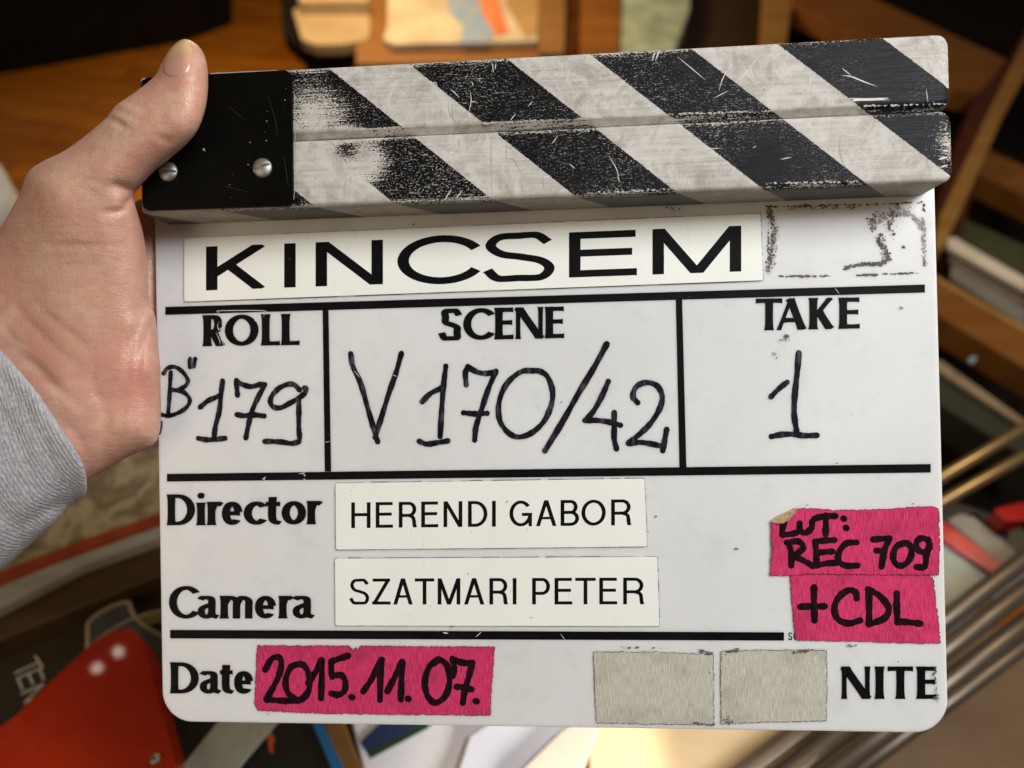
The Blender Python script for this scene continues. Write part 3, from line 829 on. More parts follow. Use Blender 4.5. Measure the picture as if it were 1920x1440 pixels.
L1 = [[(505, 205), (495, 250), (497, 270)], [(495, 272), (540, 268), (565, 262)], [(582, 215), (585, 250), (610, 262), (640, 240), (645, 205)], [(655, 192), (700, 180), (760, 178)], [(712, 175), (712, 230), (712, 268)], [(800, 190), (803, 193)], [(812, 236), (816, 239)],
      [(525, 310), (540, 360), (540, 425)], [(518, 310), (575, 305), (600, 335), (570, 365), (545, 372)], [(550, 375), (600, 400), (650, 428)],
      [(660, 310), (665, 370), (665, 425)], [(660, 305), (710, 300), (755, 298)], [(665, 362), (705, 358), (745, 355)], [(665, 425), (715, 415), (765, 412)],
      [(865, 310), (815, 315), (780, 355), (775, 400), (810, 425), (870, 425)],
      [(948, 295), (990, 292), (1030, 290)], [(1028, 292), (1005, 350), (990, 430)], [(965, 350), (1005, 355)],
      [(1105, 312), (1065, 330), (1048, 375), (1060, 415), (1095, 425), (1130, 395), (1140, 345), (1120, 315), (1095, 315)],
      [(1225, 300), (1190, 288), (1165, 310), (1170, 345), (1205, 358), (1230, 330), (1222, 295)], [(1228, 320), (1215, 370), (1205, 430), (1165, 432)]]
hand_write('handwriting', L1, 10.2, 0.00074, tp3, TMARK, tc)
# lifted corner showing the glue side
fm = MB()
fp = [tc(p) for p in [(436, 206), (470, 180), (520, 158), (570, 135), (556, 160), (528, 190), (495, 212), (462, 214)]]
top = []
for k, p in enumerate(fp):
    q = B(*p); top.append(Vector((q.x, q.y, 0.0011 + (0.0009 if 3 < k < 7 else 0.0))))
prism(fm, top, Vector((0, 0, -0.0003)))
fm.build('curled_corner', TAPEBACK, tp3)
tape('blank grey tape beside the empty space', [(1113, 1222), (1225, 1222), (1337, 1227), (1338, 1290), (1338, 1358), (1220, 1357), (1119, 1354), (1115, 1290)], GREYT, seed=11)
tape('blank grey tape nearest to NITE', [(1351, 1221), (1400, 1219), (1549, 1218.5), (1550, 1290), (1549, 1351), (1440, 1353), (1352, 1357)], GREYT, seed=13)


# ------------------------------------------------------------------ dirt, residue and scratches
def specks(name, segs, parent, mat, zsurf, seed, z_img=0.0):
    """segs: (polyline px, count, spread px, size px, aniso)"""
    random.seed(seed); mb = MB(); c = 0
    for pl, cnt, spr, size, an in segs:
        pts = catmull(pl, 6) if len(pl) > 2 else [np.array(pl[0], float) * (1 - t) + np.array(pl[1], float) * t for t in np.linspace(0, 1, 10)]
        clus = [random.random() for _ in range(14)]
        if name == 'adhesive_residue': cnt = int(cnt * .62)
        for _ in range(cnt):
            t = random.choice(clus) + random.gauss(0, .05) if random.random() < .65 else random.random()
            t = min(max(t, 0), .999) * (len(pts) - 1); i = int(t); p = pts[i] * (1 - t + i) + pts[i + 1] * (t - i)
            u = p[0] + random.gauss(0, spr[0]); v = p[1] + random.gauss(0, spr[1])
            s = size * random.choice([.35, .5, .5, .7, 1.0, 1.4]); q = B(u, v, z_img); a0 = random.uniform(0, 6.28); c = (c + 1) % 40
            mb.add([(q.x + s * .191e-3 * an * random.uniform(.5, 1.2) * math.cos(a0 + k * 1.05), q.y + s * .191e-3 * random.uniform(.5, 1.2) * math.sin(a0 + k * 1.05), zsurf + c * 1e-6) for k in range(6)], [tuple(range(6))])
    return mb.build(name, mat, parent)


td = lambda u, v: (1100 + u / 2.3415, v / 2.3415)
ghost = [
    ([td(795, 908), td(1000, 903), td(1250, 898), td(1475, 888)], 260, (2, .8), 1.5, 1.8),
    ([td(800, 915), td(820, 1000), td(810, 1100), td(795, 1195)], 430, (2.6, 3), 1.7, 1),
    ([td(798, 915), td(798, 1000), td(796, 1100), td(795, 1195)], 150, (.8, 3), 1.6, 1),
    ([td(840, 1213), td(1060, 1212)], 90, (2, .6), 1.8, 2.4), ([td(1190, 1209), td(1270, 1205)], 60, (2, .8), 1.8, 2.4), ([td(1300, 1204), td(1460, 1200)], 70, (2, .6), 1.6, 2.2),
    ([td(1475, 895), td(1485, 930)], 20, (1, 1.5), 2, 1), ([td(1480, 1110), td(1483, 1180)], 40, (1.2, 2), 1.6, 1),
    ([td(1290, 1030), td(1280, 1060), td(1315, 1100), td(1320, 1140), td(1290, 1162)], 330, (2.0, 2.2), 2.3, 1),
    ([td(1290, 1162), td(1230, 1160), td(1180, 1165), td(1130, 1178)], 240, (2, 1.6), 1.9, 1.8),
    ([td(1240, 970), td(1262, 1000), td(1270, 930)], 90, (3, 4), 1.8, 1), ([td(1360, 925), td(1330, 980), td(1345, 1030)], 120, (4, 4), 1.9, 1),
    ([td(1385, 1080), td(1395, 1090)], 12, (1, 1), 2, 1),
]
specks('adhesive_residue', ghost, board, GRIME, 0.00005, 3)
ghost2 = [([td(1240, 985), td(1290, 960), td(1340, 930), td(1400, 915)], 240, (4, 5), 2.0, 1), ([td(1345, 945), td(1410, 940), td(1450, 965), td(1475, 1010)], 260, (2, 2), 2.0, 1.2),
          ([td(1475, 950), td(1480, 1050), td(1484, 1160)], 220, (2, 3), 1.8, 1), ([td(800, 925), td(830, 1000), td(818, 1110), td(800, 1190)], 280, (3.4, 3), 2.0, 1),
          ([td(1300, 1050), td(1310, 1150)], 80, (3, 4), 2.2, 1), ([td(870, 915), td(1200, 910)], 60, (3, 1.5), 2, 1.4)]
specks('adhesive_residue', ghost2, board, GRIME2, 0.00004 - 1e-6, 4)
te = lambda u, v: (1400 + u / 3.692, 540 + v / 3.692)
misc = [([te(262, 332), te(290, 338)], 14, (1, 1), 2.2, 1.5), ([te(235, 360), te(290, 358)], 12, (2, 1.5), 1.4, 1), ([te(185, 435), te(200, 475)], 12, (2, 2), 1.2, 1), ([te(1055, 130), te(1070, 140)], 6, (1, 1), 1.8, 1),
        ([(776, 421), (778, 422)], 4, (.5, .5), 1.6, 1), ([(1253, 389), (1270, 392)], 8, (3, 1.5), 1.6, 1), ([(846, 1169), (852, 1173)], 12, (1.5, 1), 2.2, 1), ([(1226, 966), (1229, 969)], 5, (1, 1), 1.6, 1),
        ([(1512, 948), (1522, 942)], 4, (2, 1), 1.5, 1), ([(1375, 1026), (1380, 1030)], 8, (2, 1), 1.3, 1), ([(500, 1337), (504, 1338)], 6, (1, 1), 1.2, 1), ([(1160, 1212), (1240, 1215)], 16, (3, 1.2), 1.4, 1.8), ([(1590, 1209), (1606, 1211)], 12, (2, 1), 1.6, 1),
        ([(1310, 1218), (1335, 1225)], 50, (3, 1.6), 1.5, 1.5), ([(1358, 1222), (1385, 1218)], 50, (3, 1.5), 1.7, 1.6), ([(1490, 1222), (1520, 1217)], 45, (3, 1.5), 1.7, 1.8), ([(1300, 1355), (1337, 1358)], 45, (3, 1), 1.5, 1.6), ([(1358, 1350), (1372, 1352)], 40, (3, 3), 1.5, 1), ([(1700, 1000), (1755, 1000)], 2, (2, 4), 1, 1),
        ([(1750, 1250), (1756, 1312)], 60, (2, 8), 1.6, 1)]
for _ in range(40):
    random.seed(100 + _); u = random.uniform(320, 1740); v = random.uniform(620, 1330); misc.append(([(u, v), (u + 1, v + 1)], random.choice([1, 1, 2]), (.6, .6), random.uniform(.6, 1.3), 1))
specks('dirt_specks', misc, board, GRIME, 0.00048, 6)
specks('dirt_specks', [([(660 + _ * 37 % 560, 920 + (_ * 53) % 240), (662 + _ * 37 % 560, 922 + (_ * 53) % 240)], 2, (1.5, 1.5), .9, 1) for _ in range(26)], CL, GRIME, 0.00082, 7)


def scratches(name, lst, parent, mat, zs, zi, wpx=1.6):
    mb = MB()
    for k, pl in enumerate(lst):
        ww = wpx
        if isinstance(pl[0], (int, float)): ww = wpx * pl[0]; pl = pl[1]
        pts = catmull(pl, 5) if len(pl) > 2 else [np.array(pl[0], float) * (1 - t) + np.array(pl[1], float) * t for t in np.linspace(0, 1, 5)]
        ribbon(mb, [B(u, v, zi) for u, v in pts], ww * .18e-3, zs + (k % 50) * 1e-6, 0, taper=True)
    return mb.build(name, mat, parent)


tg = lambda u, v: (500 + u / 3, 40 + v / 3)
US = [c for c in COL.objects if c.name == 'upper_stick'][0]
LS = [c for c in COL.objects if c.name == 'lower_stick'][0]
th_ = td
sc = [(1.6, [th_(300, 225), th_(288, 268)]), (1.6, [th_(320, 222), th_(302, 265)]), (1.4, [th_(1120, 332), th_(1160, 336), th_(1215, 358), th_(1275, 380)]), (3.0, [th_(1150, 432), th_(1240, 437), th_(1325, 430)]), (2.5, [th_(1160, 445), th_(1200, 438), th_(1330, 438)]),
      [th_(660, 355), th_(700, 320), th_(760, 240)], [th_(580, 400), th_(600, 340), th_(640, 280)], [th_(710, 270), th_(725, 320), th_(735, 370)], [th_(560, 430), th_(620, 400)], [th_(985, 335), th_(980, 375)],
      [th_(905, 312), th_(960, 310)], [th_(85, 440), th_(150, 370), th_(180, 345)], [th_(400, 250), th_(520, 350)], [th_(1120, 300), th_(1160, 330)], (.7, [th_(1490, 390), th_(1498, 450)]),
      [tg(1155, 340), tg(1162, 365)], [tg(1145, 390), tg(1150, 450), tg(1135, 520)], [tg(1035, 380), tg(1085, 430)], [tg(930, 350), tg(950, 345), tg(965, 380)], [tg(1470, 480), tg(1495, 450)], [tg(1370, 560), tg(1400, 520)], [tg(1270, 230), tg(1275, 290)], [tg(1290, 235), tg(1285, 270)], [tg(1145, 450), tg(1180, 455)]]
scratches('scratches', sc, US, WHITES, ZF + 0.00004, ZF)
sc2 = [(1.3, [tg(1042, 942), tg(1020, 975), tg(998, 1008)]), (1.3, [tg(1105, 948), tg(1080, 978), tg(1060, 1005)]), [tg(1640, 640), tg(1605, 690)], [th_(135, 770), th_(145, 800)], [th_(1115, 590), th_(1195, 597)], [th_(440, 660), th_(520, 655), th_(600, 650)], [th_(430, 590), th_(470, 585)], [th_(95, 680), th_(130, 740), th_(142, 780)],
       [th_(730, 650), th_(745, 640)], [th_(230, 640), th_(300, 655)], [th_(850, 700), th_(900, 690)], [tg(1700, 800), tg(1735, 830)], (2.0, [th_(1560, 660), th_(1590, 665)]), (2.4, [th_(1545, 700), th_(1580, 690)]), (2, [th_(1550, 735), th_(1585, 725)])]
scratches('scratches', sc2, LS, WHITES, ZF + 0.00004, ZF)
gs = [[tg(835, 510), tg(860, 430), tg(930, 350)], [tg(1020, 450), tg(1030, 520), tg(1070, 575)], [tg(1040, 470), tg(1050, 560)], [tg(770, 430), tg(840, 425)], (3, [tg(1310, 770), tg(1370, 770), tg(1430, 840)])]
specks('dirt_specks', [([(386, 284), (390, 286)], 3, (1, 1), 1.3, 1.6)] + [([(410 + (k * 97) % 130, 150 + (k * 61) % 225)] * 2, 1, (2, 2), .8, 1) for k in range(14)], hp, GREYS, ZF + 0.00164, 31, ZF)
scratches('scratches', [(.5, [(430, 200), (462, 228)]), (.5, [(505, 180), (520, 230), (524, 262)]), (.4, [(420, 350), (470, 362)]), (.5, [(535, 290), (544, 352)])], hp, simple('faint_scratch', (0.05, 0.045, 0.04), None, .6, 300), ZF + 0.00165, ZF, 1.2)
scratches('scratches', gs[:4], US, GREYS, ZF + 0.00005, ZF)
gs2 = [(1.2, [th_(1115, 600), th_(1110, 650), th_(1120, 700), th_(1140, 740)]), (1.0, [tg(1265, 650), tg(1262, 780), tg(1268, 980)]), (.8, [tg(1350, 660), tg(1345, 800)]), (.9, [tg(1340, 775), tg(1390, 780), tg(1430, 850)]), (.8, [tg(1430, 880), tg(1440, 960)]), (.8, [tg(1550, 870), tg(1560, 940)]), (.8, [tg(1085, 660), tg(1082, 720)])]
scratches('scratches', gs2, LS, GREYS, ZF + 0.00005, ZF)
# chips along the lower rim of the sticks
CHIP = simple('chipped_rim', (0.50, 0.48, 0.45), (0.36, 0.33, 0.30), 0.7, 300)
specks('worn_rim', [([tg(720, 1014), tg(1240, 997)], 60, (3, .8), 1.2, 1.6), ([th_(0, 850), th_(200, 840), th_(390, 830)], 70, (3, 1.0), 1.3, 1.6), ([th_(780, 806), th_(1200, 796)], 70, (3, .9), 1.3, 1.6)], LS, CHIP, ZF + 0.00003, 21, ZF)
specks('worn_rim', [([th_(1230, 466), th_(1560, 456)], 60, (3, .6), 1.2, 2.0), ([th_(410, 499), th_(800, 489)], 60, (3, .8), 1.2, 2), ([tg(1215, 576), tg(1500, 560)], 50, (3, .8), 1.2, 2)], US, CHIP, ZF + 0.00003, 22, ZF)
# wear on the printing
scratches('scratches', [[t6((150, 250)), t6((170, 262))], (1.0, [t6((395, 150)), t6((392, 140)), t6((400, 128)), t6((640, 128)), t6((648, 145)), t6((640, 168))]), (1.2, [t6((405, 190)), t6((412, 215)), t6((395, 235)), t6((385, 215)), t6((392, 190))]), (1, [t6((385, 240)), t6((412, 300)), t6((420, 322))]), (1.1, [t6((375, 250)), t6((395, 290)), t6((400, 320))]),
                        (1, [t6((590, 182)), t6((605, 188))]), (1.2, [t6((635, 1070)), t6((655, 1082))]), (2, [t6((640, 1078)), t6((655, 1062))]), (1.4, [t6((840, 1045)), t6((870, 1042)), t6((872, 1035))]), (2, [t6((868, 1052)), t6((880, 1056))]), (2, [t6((868, 1075)), t6((878, 1078))]), (.8, [t6((985, 868)), t6((1018, 862))]),
                        (.9, [t6((1150, 460)), t6((1185, 505))]), (.9, [t6((1368, 488)), t6((1392, 498))]), (.7, [te(610, 0), te(640, 40)]), (1, [tb((885, 838)), tb((915, 812))]), (2, [tb((722, 815)), tb((748, 820))]), (.8, [tb((1310, 822)), tb((1335, 858))])], board, WHITES, 0.00014, 0.0, 1.4)

# ------------------------------------------------------------------ the hand (implicit surface, one continuous body)
A_out = [(345, 73), (368, 82), (384, 105), (390, 138), (389, 180), (382, 215), (368, 247), (345, 275), (318, 298), (295, 316), (275, 336), (256, 358), (251, 368), (254, 388), (261, 410), (270, 445), (276, 490), (278, 540), (281, 572), (291, 592), (296, 640), (299, 690),
         (302, 760), (299, 812), (285, 836), (250, 852), (219, 868), (190, 886), (165, 902), (110, 950), (40, 1010), (-60, 1090), (-200, 1200), (-420, 1370), (-640, 1130), (-400, 860), (-200, 700), (-110, 600), (-60, 520), (-15, 455), (8, 415),
         (28, 385), (42, 365), (50, 345), (60, 324), (85, 305), (120, 284), (165, 250), (198, 222), (215, 202), (236, 186), (262, 166), (280, 152), (292, 140), (300, 124), (312, 102), (326, 84)]
nodes = [(345, 110, 27, 9), (335, 160, 28, 10.5), (300, 230, 29, 11.5), (240, 270, 27, 12.5), (170, 310, 24, 14), (90, 350, 17, 14), (225, 340, 24, 11), (262, 400, 10, 9), (150, 430, 12, 18), (40, 480, 2, 16), (230, 500, 8, 15), (130, 580, 9, 20), (10, 620, 2, 17),
         (240, 640, 6, 13), (150, 720, 7, 18), (262, 760, 5, 10), (210, 820, 4, 12), (110, 830, 5, 18), (40, 780, 4, 20), (-60, 900, 2, 23), (-300, 1100, -4, 26), (-150, 700, 0, 20)]


def poly_dist(poly, U, V):
    P = np.array(catmull(poly, 5, closed=True)); Q = np.roll(P, -1, 0)
    d = np.full(U.shape, 1e9); ins = np.zeros(U.shape, bool)
    for (x0, y0), (x1, y1) in zip(P, Q):
        dx, dy = x1 - x0, y1 - y0; l = dx * dx + dy * dy + 1e-12
        t = np.clip(((U - x0) * dx + (V - y0) * dy) / l, 0, 1)
        d = np.minimum(d, (U - x0 - t * dx) ** 2 + (V - y0 - t * dy) ** 2)
        if abs(dy) > 1e-9:
            c = ((y0 > V) != (y1 > V)) & (U < dx * (V - y0) / dy + x0); ins ^= c
    d = np.sqrt(d); return np.where(ins, d, -d)


U0, V0, STEP = -720, 0, 3.0
gu = np.arange(U0, 720, STEP); gv = np.arange(V0 - 20, 1560, STEP)
GU, GV = np.meshgrid(gu, gv, indexing='ij')


def bil(T, u, v):
    a = np.clip((u - gu[0]) / STEP, 0, len(gu) - 1.001); b = np.clip((v - gv[0]) / STEP, 0, len(gv) - 1.001)
    i = a.astype(int); j = b.astype(int); fa = a - i; fb = b - j
    return T[i, j] * (1 - fa) * (1 - fb) + T[i + 1, j] * fa * (1 - fb) + T[i, j + 1] * (1 - fa) * fb + T[i + 1, j + 1] * fa * fb


RMn = np.array(R3); TVn = np.array(TV)


def proj(X, Y, Z):
    cx_ = RMn[0, 0] * X + RMn[0, 1] * Y + RMn[0, 2] * Z + TVn[0]
    cy_ = RMn[1, 0] * X + RMn[1, 1] * Y + RMn[1, 2] * Z + TVn[1]
    cz_ = RMn[2, 0] * X + RMn[2, 1] * Y + RMn[2, 2] * Z + TVn[2]
    return CX + FPX * cx_ / -cz_, CY - FPX * cy_ / -cz_, -cz_


def smin(a, b, k):
    h = np.clip(0.5 + 0.5 * (b - a) / k, 0, 1); return b * (1 - h) + a * h - k * h * (1 - h)


def surface_nets(F, o, s):
    """F grid, inside < 0"""
    nx, ny, nz = F.shape; ins = F < 0
    cnt = np.zeros((nx - 1, ny - 1, nz - 1), np.int32); sx = np.zeros(cnt.shape); sy = np.zeros(cnt.shape); sz = np.zeros(cnt.shape)
    for ax in range(3):
        for p in range(2):
            for q in range(2):
                off = [0, 0, 0]; oth = [i for i in range(3) if i != ax]; off[oth[0]] = p; off[oth[1]] = q
                sl0 = tuple(slice(off[i], off[i] + F.shape[i] - 1) for i in range(3))
                off2 = list(off); off2[ax] = 1
                sl1 = tuple(slice(off2[i], off2[i] + F.shape[i] - 1) for i in range(3))
                a, b = F[sl0], F[sl1]; m_ = (a < 0) != (b < 0)
                t = np.where(m_, a / np.where(m_, a - b, 1), 0)
                cnt += m_; pos = [off[0], off[1], off[2]]
                for k, acc in enumerate((sx, sy, sz)):
                    acc += np.where(m_, (t if k == ax else pos[k]), 0)
    act = cnt > 0; idx = -np.ones(cnt.shape, np.int64); idx[act] = np.arange(act.sum())
    I, J, K = np.nonzero(act); c = cnt[act]
    V = np.stack([o[0] + s * (I + sx[act] / c), o[1] + s * (J + sy[act] / c), o[2] + s * (K + sz[act] / c)], 1)
    faces = []
    for ax in range(3):
        oth = [i for i in range(3) if i != ax]
        sl0 = [slice(1, -1)] * 3; sl0[ax] = slice(0, -1); sl1 = [slice(1, -1)] * 3; sl1[ax] = slice(1, None)
        a = ins[tuple(sl0)]; b = ins[tuple(sl1)]; e = np.nonzero(a != b)
        pos = [e[0] + (0 if ax == 0 else 1), e[1] + (0 if ax == 1 else 1), e[2] + (0 if ax == 2 else 1)]
        def at(p, q):
            P = [x.copy() for x in pos]; P[oth[0]] = P[oth[0]] - p; P[oth[1]] = P[oth[1]] - q; return idx[P[0], P[1], P[2]]
        q = np.stack([at(0, 0), at(1, 0), at(1, 1), at(0, 1)], 1)
        fl = a[e] if ax != 1 else ~a[e]
        q[~fl] = q[~fl][:, ::-1]; faces.append(q)
    return V, np.concatenate(faces)


def nodemap(nodes, k, sg=80.0):
    num = np.zeros(GU.shape); den = np.full(GU.shape, 1e-12)
    for nd in nodes:
        w_ = np.exp(-((GU - nd[0]) ** 2 + (GV - nd[1]) ** 2) / (2 * sg * sg)) + 1e-7 / (1 + ((GU - nd[0]) ** 2 + (GV - nd[1]) ** 2) / 1e4)
        num += w_ * nd[k]; den += w_
    return num / den


def polyline_field(pls, amp, sig):
    out = np.zeros(GU.shape)
    for i, pl in enumerate(pls):
        a, s = amp, sig
        if isinstance(pl[0], float): a, s, pl = pl[0], pl[1], pl[2]
        P = catmull(pl, 5); n = len(P) - 1; d = np.full(GU.shape, 1e9); tt = np.zeros(GU.shape)
        for j in range(n):
            x0, y0 = P[j]; dx, dy = P[j + 1] - P[j]; l = dx * dx + dy * dy + 1e-9
            t = np.clip(((GU - x0) * dx + (GV - y0) * dy) / l, 0, 1); e = (GU - x0 - t * dx) ** 2 + (GV - y0 - t * dy) ** 2
            m_ = e < d; d = np.where(m_, e, d); tt = np.where(m_, (j + t) / n, tt)
        out = np.maximum(out, a * np.exp(-d / (2 * s * s)) * (0.25 + 0.75 * np.sin(np.pi * np.clip(tt, .02, .98)))) if a > 0 else np.minimum(out, a * np.exp(-d / (2 * s * s)))
    return out


DO = poly_dist(A_out, GU, GV)
ZCm = nodemap(nodes, 2) * 1e-3; RRm = nodemap(nodes, 3) * 1e-3
cre = polyline_field([
    (1.0, 4.0, [(198, 222), (215, 226), (232, 238), (244, 244)]), (.8, 3.5, [(212, 206), (232, 212), (256, 222)]), (.5, 3.5, [(236, 192), (262, 200), (280, 212)]),
    (1.5, 6.0, [(254, 360), (236, 352), (218, 348), (205, 350)]), (1.2, 5.0, [(252, 362), (238, 380), (225, 395), (195, 398)]), (.5, 5., [(130, 350), (165, 340), (205, 352)]), (.5, 5., [(120, 362), (160, 356), (190, 372)]),
    (.4, 5.0, [(70, 455), (140, 462), (230, 460)]), (.5, 6., [(255, 420), (270, 470), (262, 520)]), (.8, 7.0, [(272, 540), (262, 600), (246, 650), (240, 720)]), (1.1, 8.0, [(25, 650), (70, 690), (110, 730), (160, 765)]),
    (.6, 5.0, [(5, 610), (30, 640), (60, 652)]), (.5, 5.0, [(60, 560), (100, 600), (150, 640), (180, 690)]), (.5, 5., [(30, 575), (90, 640), (150, 690)]), (.7, 8., [(190, 740), (200, 790), (190, 860)]), (.6, 6., [(170, 700), (190, 750), (235, 745)]),
    (.4, 5., [(100, 780), (140, 810), (165, 850)]), (.5, 4., [(290, 250), (308, 262), (325, 262)]), (.35, 3.5, [(302, 178), (320, 172), (340, 178)]), (.8, 6., [(280, 600), (262, 660), (256, 720)])], 1, 5) * 1e-3 * 1.0
bmp = sum(a * np.exp(-((GU - u) ** 2 + (GV - v) ** 2) / (2 * s * s)) for u, v, s, a in [(225, 200, 26, .9), (80, 350, 45, 2.2), (150, 430, 60, 2.0), (275, 690, 22, 1.6), (215, 690, 26, 1.2), (100, 560, 50, 1.2), (350, 230, 28, .8), (230, 800, 25, 1.0), (130, 760, 30, 1.2), (200, 330, 30, .8), (225, 385, 14, .9), (345, 180, 22, .5)]) * 1e-3


def capsule(X, Y, Z, a, b, ra, rb):
    a, b = np.array(a), np.array(b); d = b - a; l = d @ d
    t = np.clip(((X - a[0]) * d[0] + (Y - a[1]) * d[1] + (Z - a[2]) * d[2]) / l, 0, 1)
    return np.sqrt((X - a[0] - t * d[0]) ** 2 + (Y - a[1] - t * d[1]) ** 2 + (Z - a[2] - t * d[2]) ** 2) - (ra + (rb - ra) * t)


def hand_field(X, Y, Z):
    u, v, dep = proj(X, Y, Z); mpp = dep / FPX
    d = bil(DO, u, v) * mpp; zc = bil(ZCm, u, v); R = bil(RRm, u, v)
    front = np.clip((Z - zc) / 0.004, 0, 1)
    e = R - d
    F = np.where(e > 0, np.sqrt(np.maximum(e, 0) ** 2 + (Z - zc) ** 2), np.abs(Z - zc)) - R
    F = F * 0.9 + front * (bil(cre, u, v) - bil(bmp, u, v))
    return F


S_ = 0.00085
p0 = B(-330, 1120, 0); p1 = B(520, 60, 0.02)
ox, oy, oz = -0.262, -0.118, -0.050
nx, ny, nz = int((-0.03 - ox) / S_), int((0.135 - oy) / S_), int((0.045 - oz) / S_)
gx = ox + S_ * np.arange(nx); gy = oy + S_ * np.arange(ny); gz = oz + S_ * np.arange(nz)
X, Y, Z = np.meshgrid(gx, gy, gz, indexing='ij')
F = hand_field(X, Y, Z)
# four fingers wrapping behind the board
for k, (v0, L, r) in enumerate([(460, 1.0, .0086), (550, 1.08, .0088), (640, 1.0, .0083), (725, .82, .0072)]):
    a = B(150, v0, 0); a = (a.x, a.y, -0.004)
    b = B(262, v0 - 4 + k * 3, 0); b = (b.x, b.y, -0.021 + (0 if k < 3 else .002))
    c = B(262 + 150 * L, v0 - 14 + k * 10, 0); c = (c.x, c.y, -0.0135)
    e = B(262 + 270 * L, v0 - 20 + k * 14, 0); e = (e.x, e.y, -0.0125)
    if k == 0:
        b = (b[0], b[1] - .004, -0.024); c = (c[0], c[1] - .001, -0.0225 if False else -0.0145)
    G = smin(smin(capsule(X, Y, Z, a, b, r * 1.25, r * 1.08), capsule(X, Y, Z, b, c, r * 1.08, r), .002), capsule(X, Y, Z, c, e, r * .98, r * .85), .0015)
    F = smin(F, G, 0.0035)
a = B(256, 398, 0); b = B(256, 600, 0)
F = smin(F, capsule(X, Y, Z, (a.x, a.y, -0.0085), (b.x, b.y, -0.0085), .0072, .0072), .0012)
Vv, Ff = surface_nets(F, (ox, oy, oz), S_)
me = bpy.data.meshes.new('person'); me.from_pydata(Vv.tolist(), [], Ff.tolist()); me.update(); fix(me)
person = bpy.data.objects.new('person', me); COL.objects.link(person); person.matrix_world = POSE
me.materials.append(SKIN); me.polygons.foreach_set('use_smooth', [True] * len(me.polygons))
sm_ = person.modifiers.new('smooth', 'SMOOTH'); sm_.factor = 0.5; sm_.iterations = 2
tag(person, 'left hand in a grey knit sleeve gripping the clapperboard by its left edge', 'person')

# thumbnail, a curved plate lying on the thumb
NO = [(316, 97), (329, 81), (345, 76), (357, 82), (363, 98), (361, 122), (350, 139), (330, 146), (312, 143), (304, 131), (308, 112)]
DN = poly_dist(NO, GU, GV)
STP = 2.0
pu = np.arange(296, 370, STP); pv = np.arange(68, 158, STP)
zs = np.linspace(0.045, 0.018, 220)


def front_at(u, v):
    pts = [B(u, v, z) for z in zs]; Xa = np.array([p.x for p in pts]); Ya = np.array([p.y for p in pts])
    Fv = hand_field(Xa, Ya, zs); i = np.argmax(Fv < 0)
    return None if not (Fv < 0).any() else zs[i]


mb = MB(); ids = {}; NP = np.array(catmull(NO, 5, closed=True)); cN = NP.mean(0)
rings = []
for s in (0.0, .25, .5, .7, .85, .95, 1.0):
    rg = []
    for p in NP:
        q = cN + (p - cN) * s; z = front_at(*q)
        if z is None: z = 0.027
        lift = 0.00022 * (1 - s ** 8) - (0.0003 if s == 1.0 else 0)
        rg.append((B(q[0], q[1], z).x, B(q[0], q[1], z).y, z + lift + 0.0001))
    rings.append(rg)
n = len(NP)
for r in range(len(rings) - 1):
    for j in range(n):
        k = (j + 1) % n; mb.add([rings[r][j], rings[r][k], rings[r + 1][k], rings[r + 1][j]], [(0, 3, 2, 1)])
me = mb.mesh('thumbnail'); bm = bmesh.new(); bm.from_mesh(me); bmesh.ops.remove_doubles(bm, verts=bm.verts, dist=1e-6); bmesh.ops.recalc_face_normals(bm, faces=bm.faces); bm.to_mesh(me); bm.free()
nl = link('thumbnail', me, NAIL, person, smooth=True)
sm_ = nl.modifiers.new('smooth', 'SMOOTH'); sm_.factor = 0.5; sm_.iterations = 4

# sleeve: a tube with a clean cuff, drawn over the wrist
S_out = [(330, 700), (330, 960), (163, 935), (97, 990), (49, 1028), (0, 1070), (-150, 1190), (-330, 1340), (-560, 1540), (-700, 1250), (-500, 900), (-330, 740), (-200, 640), (-100, 560), (40, 480)]
cuff = [(-150, 560), (-60, 612), (0, 656), (29, 687), (73, 740), (117, 806), (146, 850), (160, 885), (163, 915), (158, 936), (146, 950), (97, 990), (0, 1110), (-300, 1500), (-700, 1500), (-700, 560)]
DS = poly_dist(S_out, GU, GV); DC = poly_dist(cuff, GU, GV)
fold = polyline_field([(1.2, 10., [(-40, 720), (20, 800), (60, 880)]), (1.4, 9., [(30, 1000), (80, 960), (130, 940)]), (1.3, 14., [(-80, 900), (0, 960), (40, 1000)]), (1., 8., [(-40, 660), (40, 760), (90, 850), (110, 910)])], 1, 5) * 1e-3
ox, oy, oz = -0.285, -0.150, -0.050; s2 = 0.0011
nx, ny, nz = int((-0.14 - ox) / s2), int((0.075 - oy) / s2), int((0.050 - oz) / s2)
X, Y, Z = np.meshgrid(ox + s2 * np.arange(nx), oy + s2 * np.arange(ny), oz + s2 * np.arange(nz), indexing='ij')
u, v, dep = proj(X, Y, Z); mpp = dep / FPX
d = bil(DS, u, v) * mpp; e = 0.034 - d; zc = 0.002
F = np.where(e > 0, np.sqrt(np.maximum(e, 0) ** 2 + ((Z - zc) * 1.18) ** 2), np.abs(Z - zc) * 1.18) - 0.034
F = F + np.clip((Z - zc) / .004, 0, 1) * bil(fold, u, v) * 0.8 + 0.0004 * np.sin(u * .05 + v * .031) * np.sin(v * .04)
c_ = -bil(DC, u, v) * mpp
F = -smin(-F, -c_, 0.0022)
hollow = -(F + 0.0026)
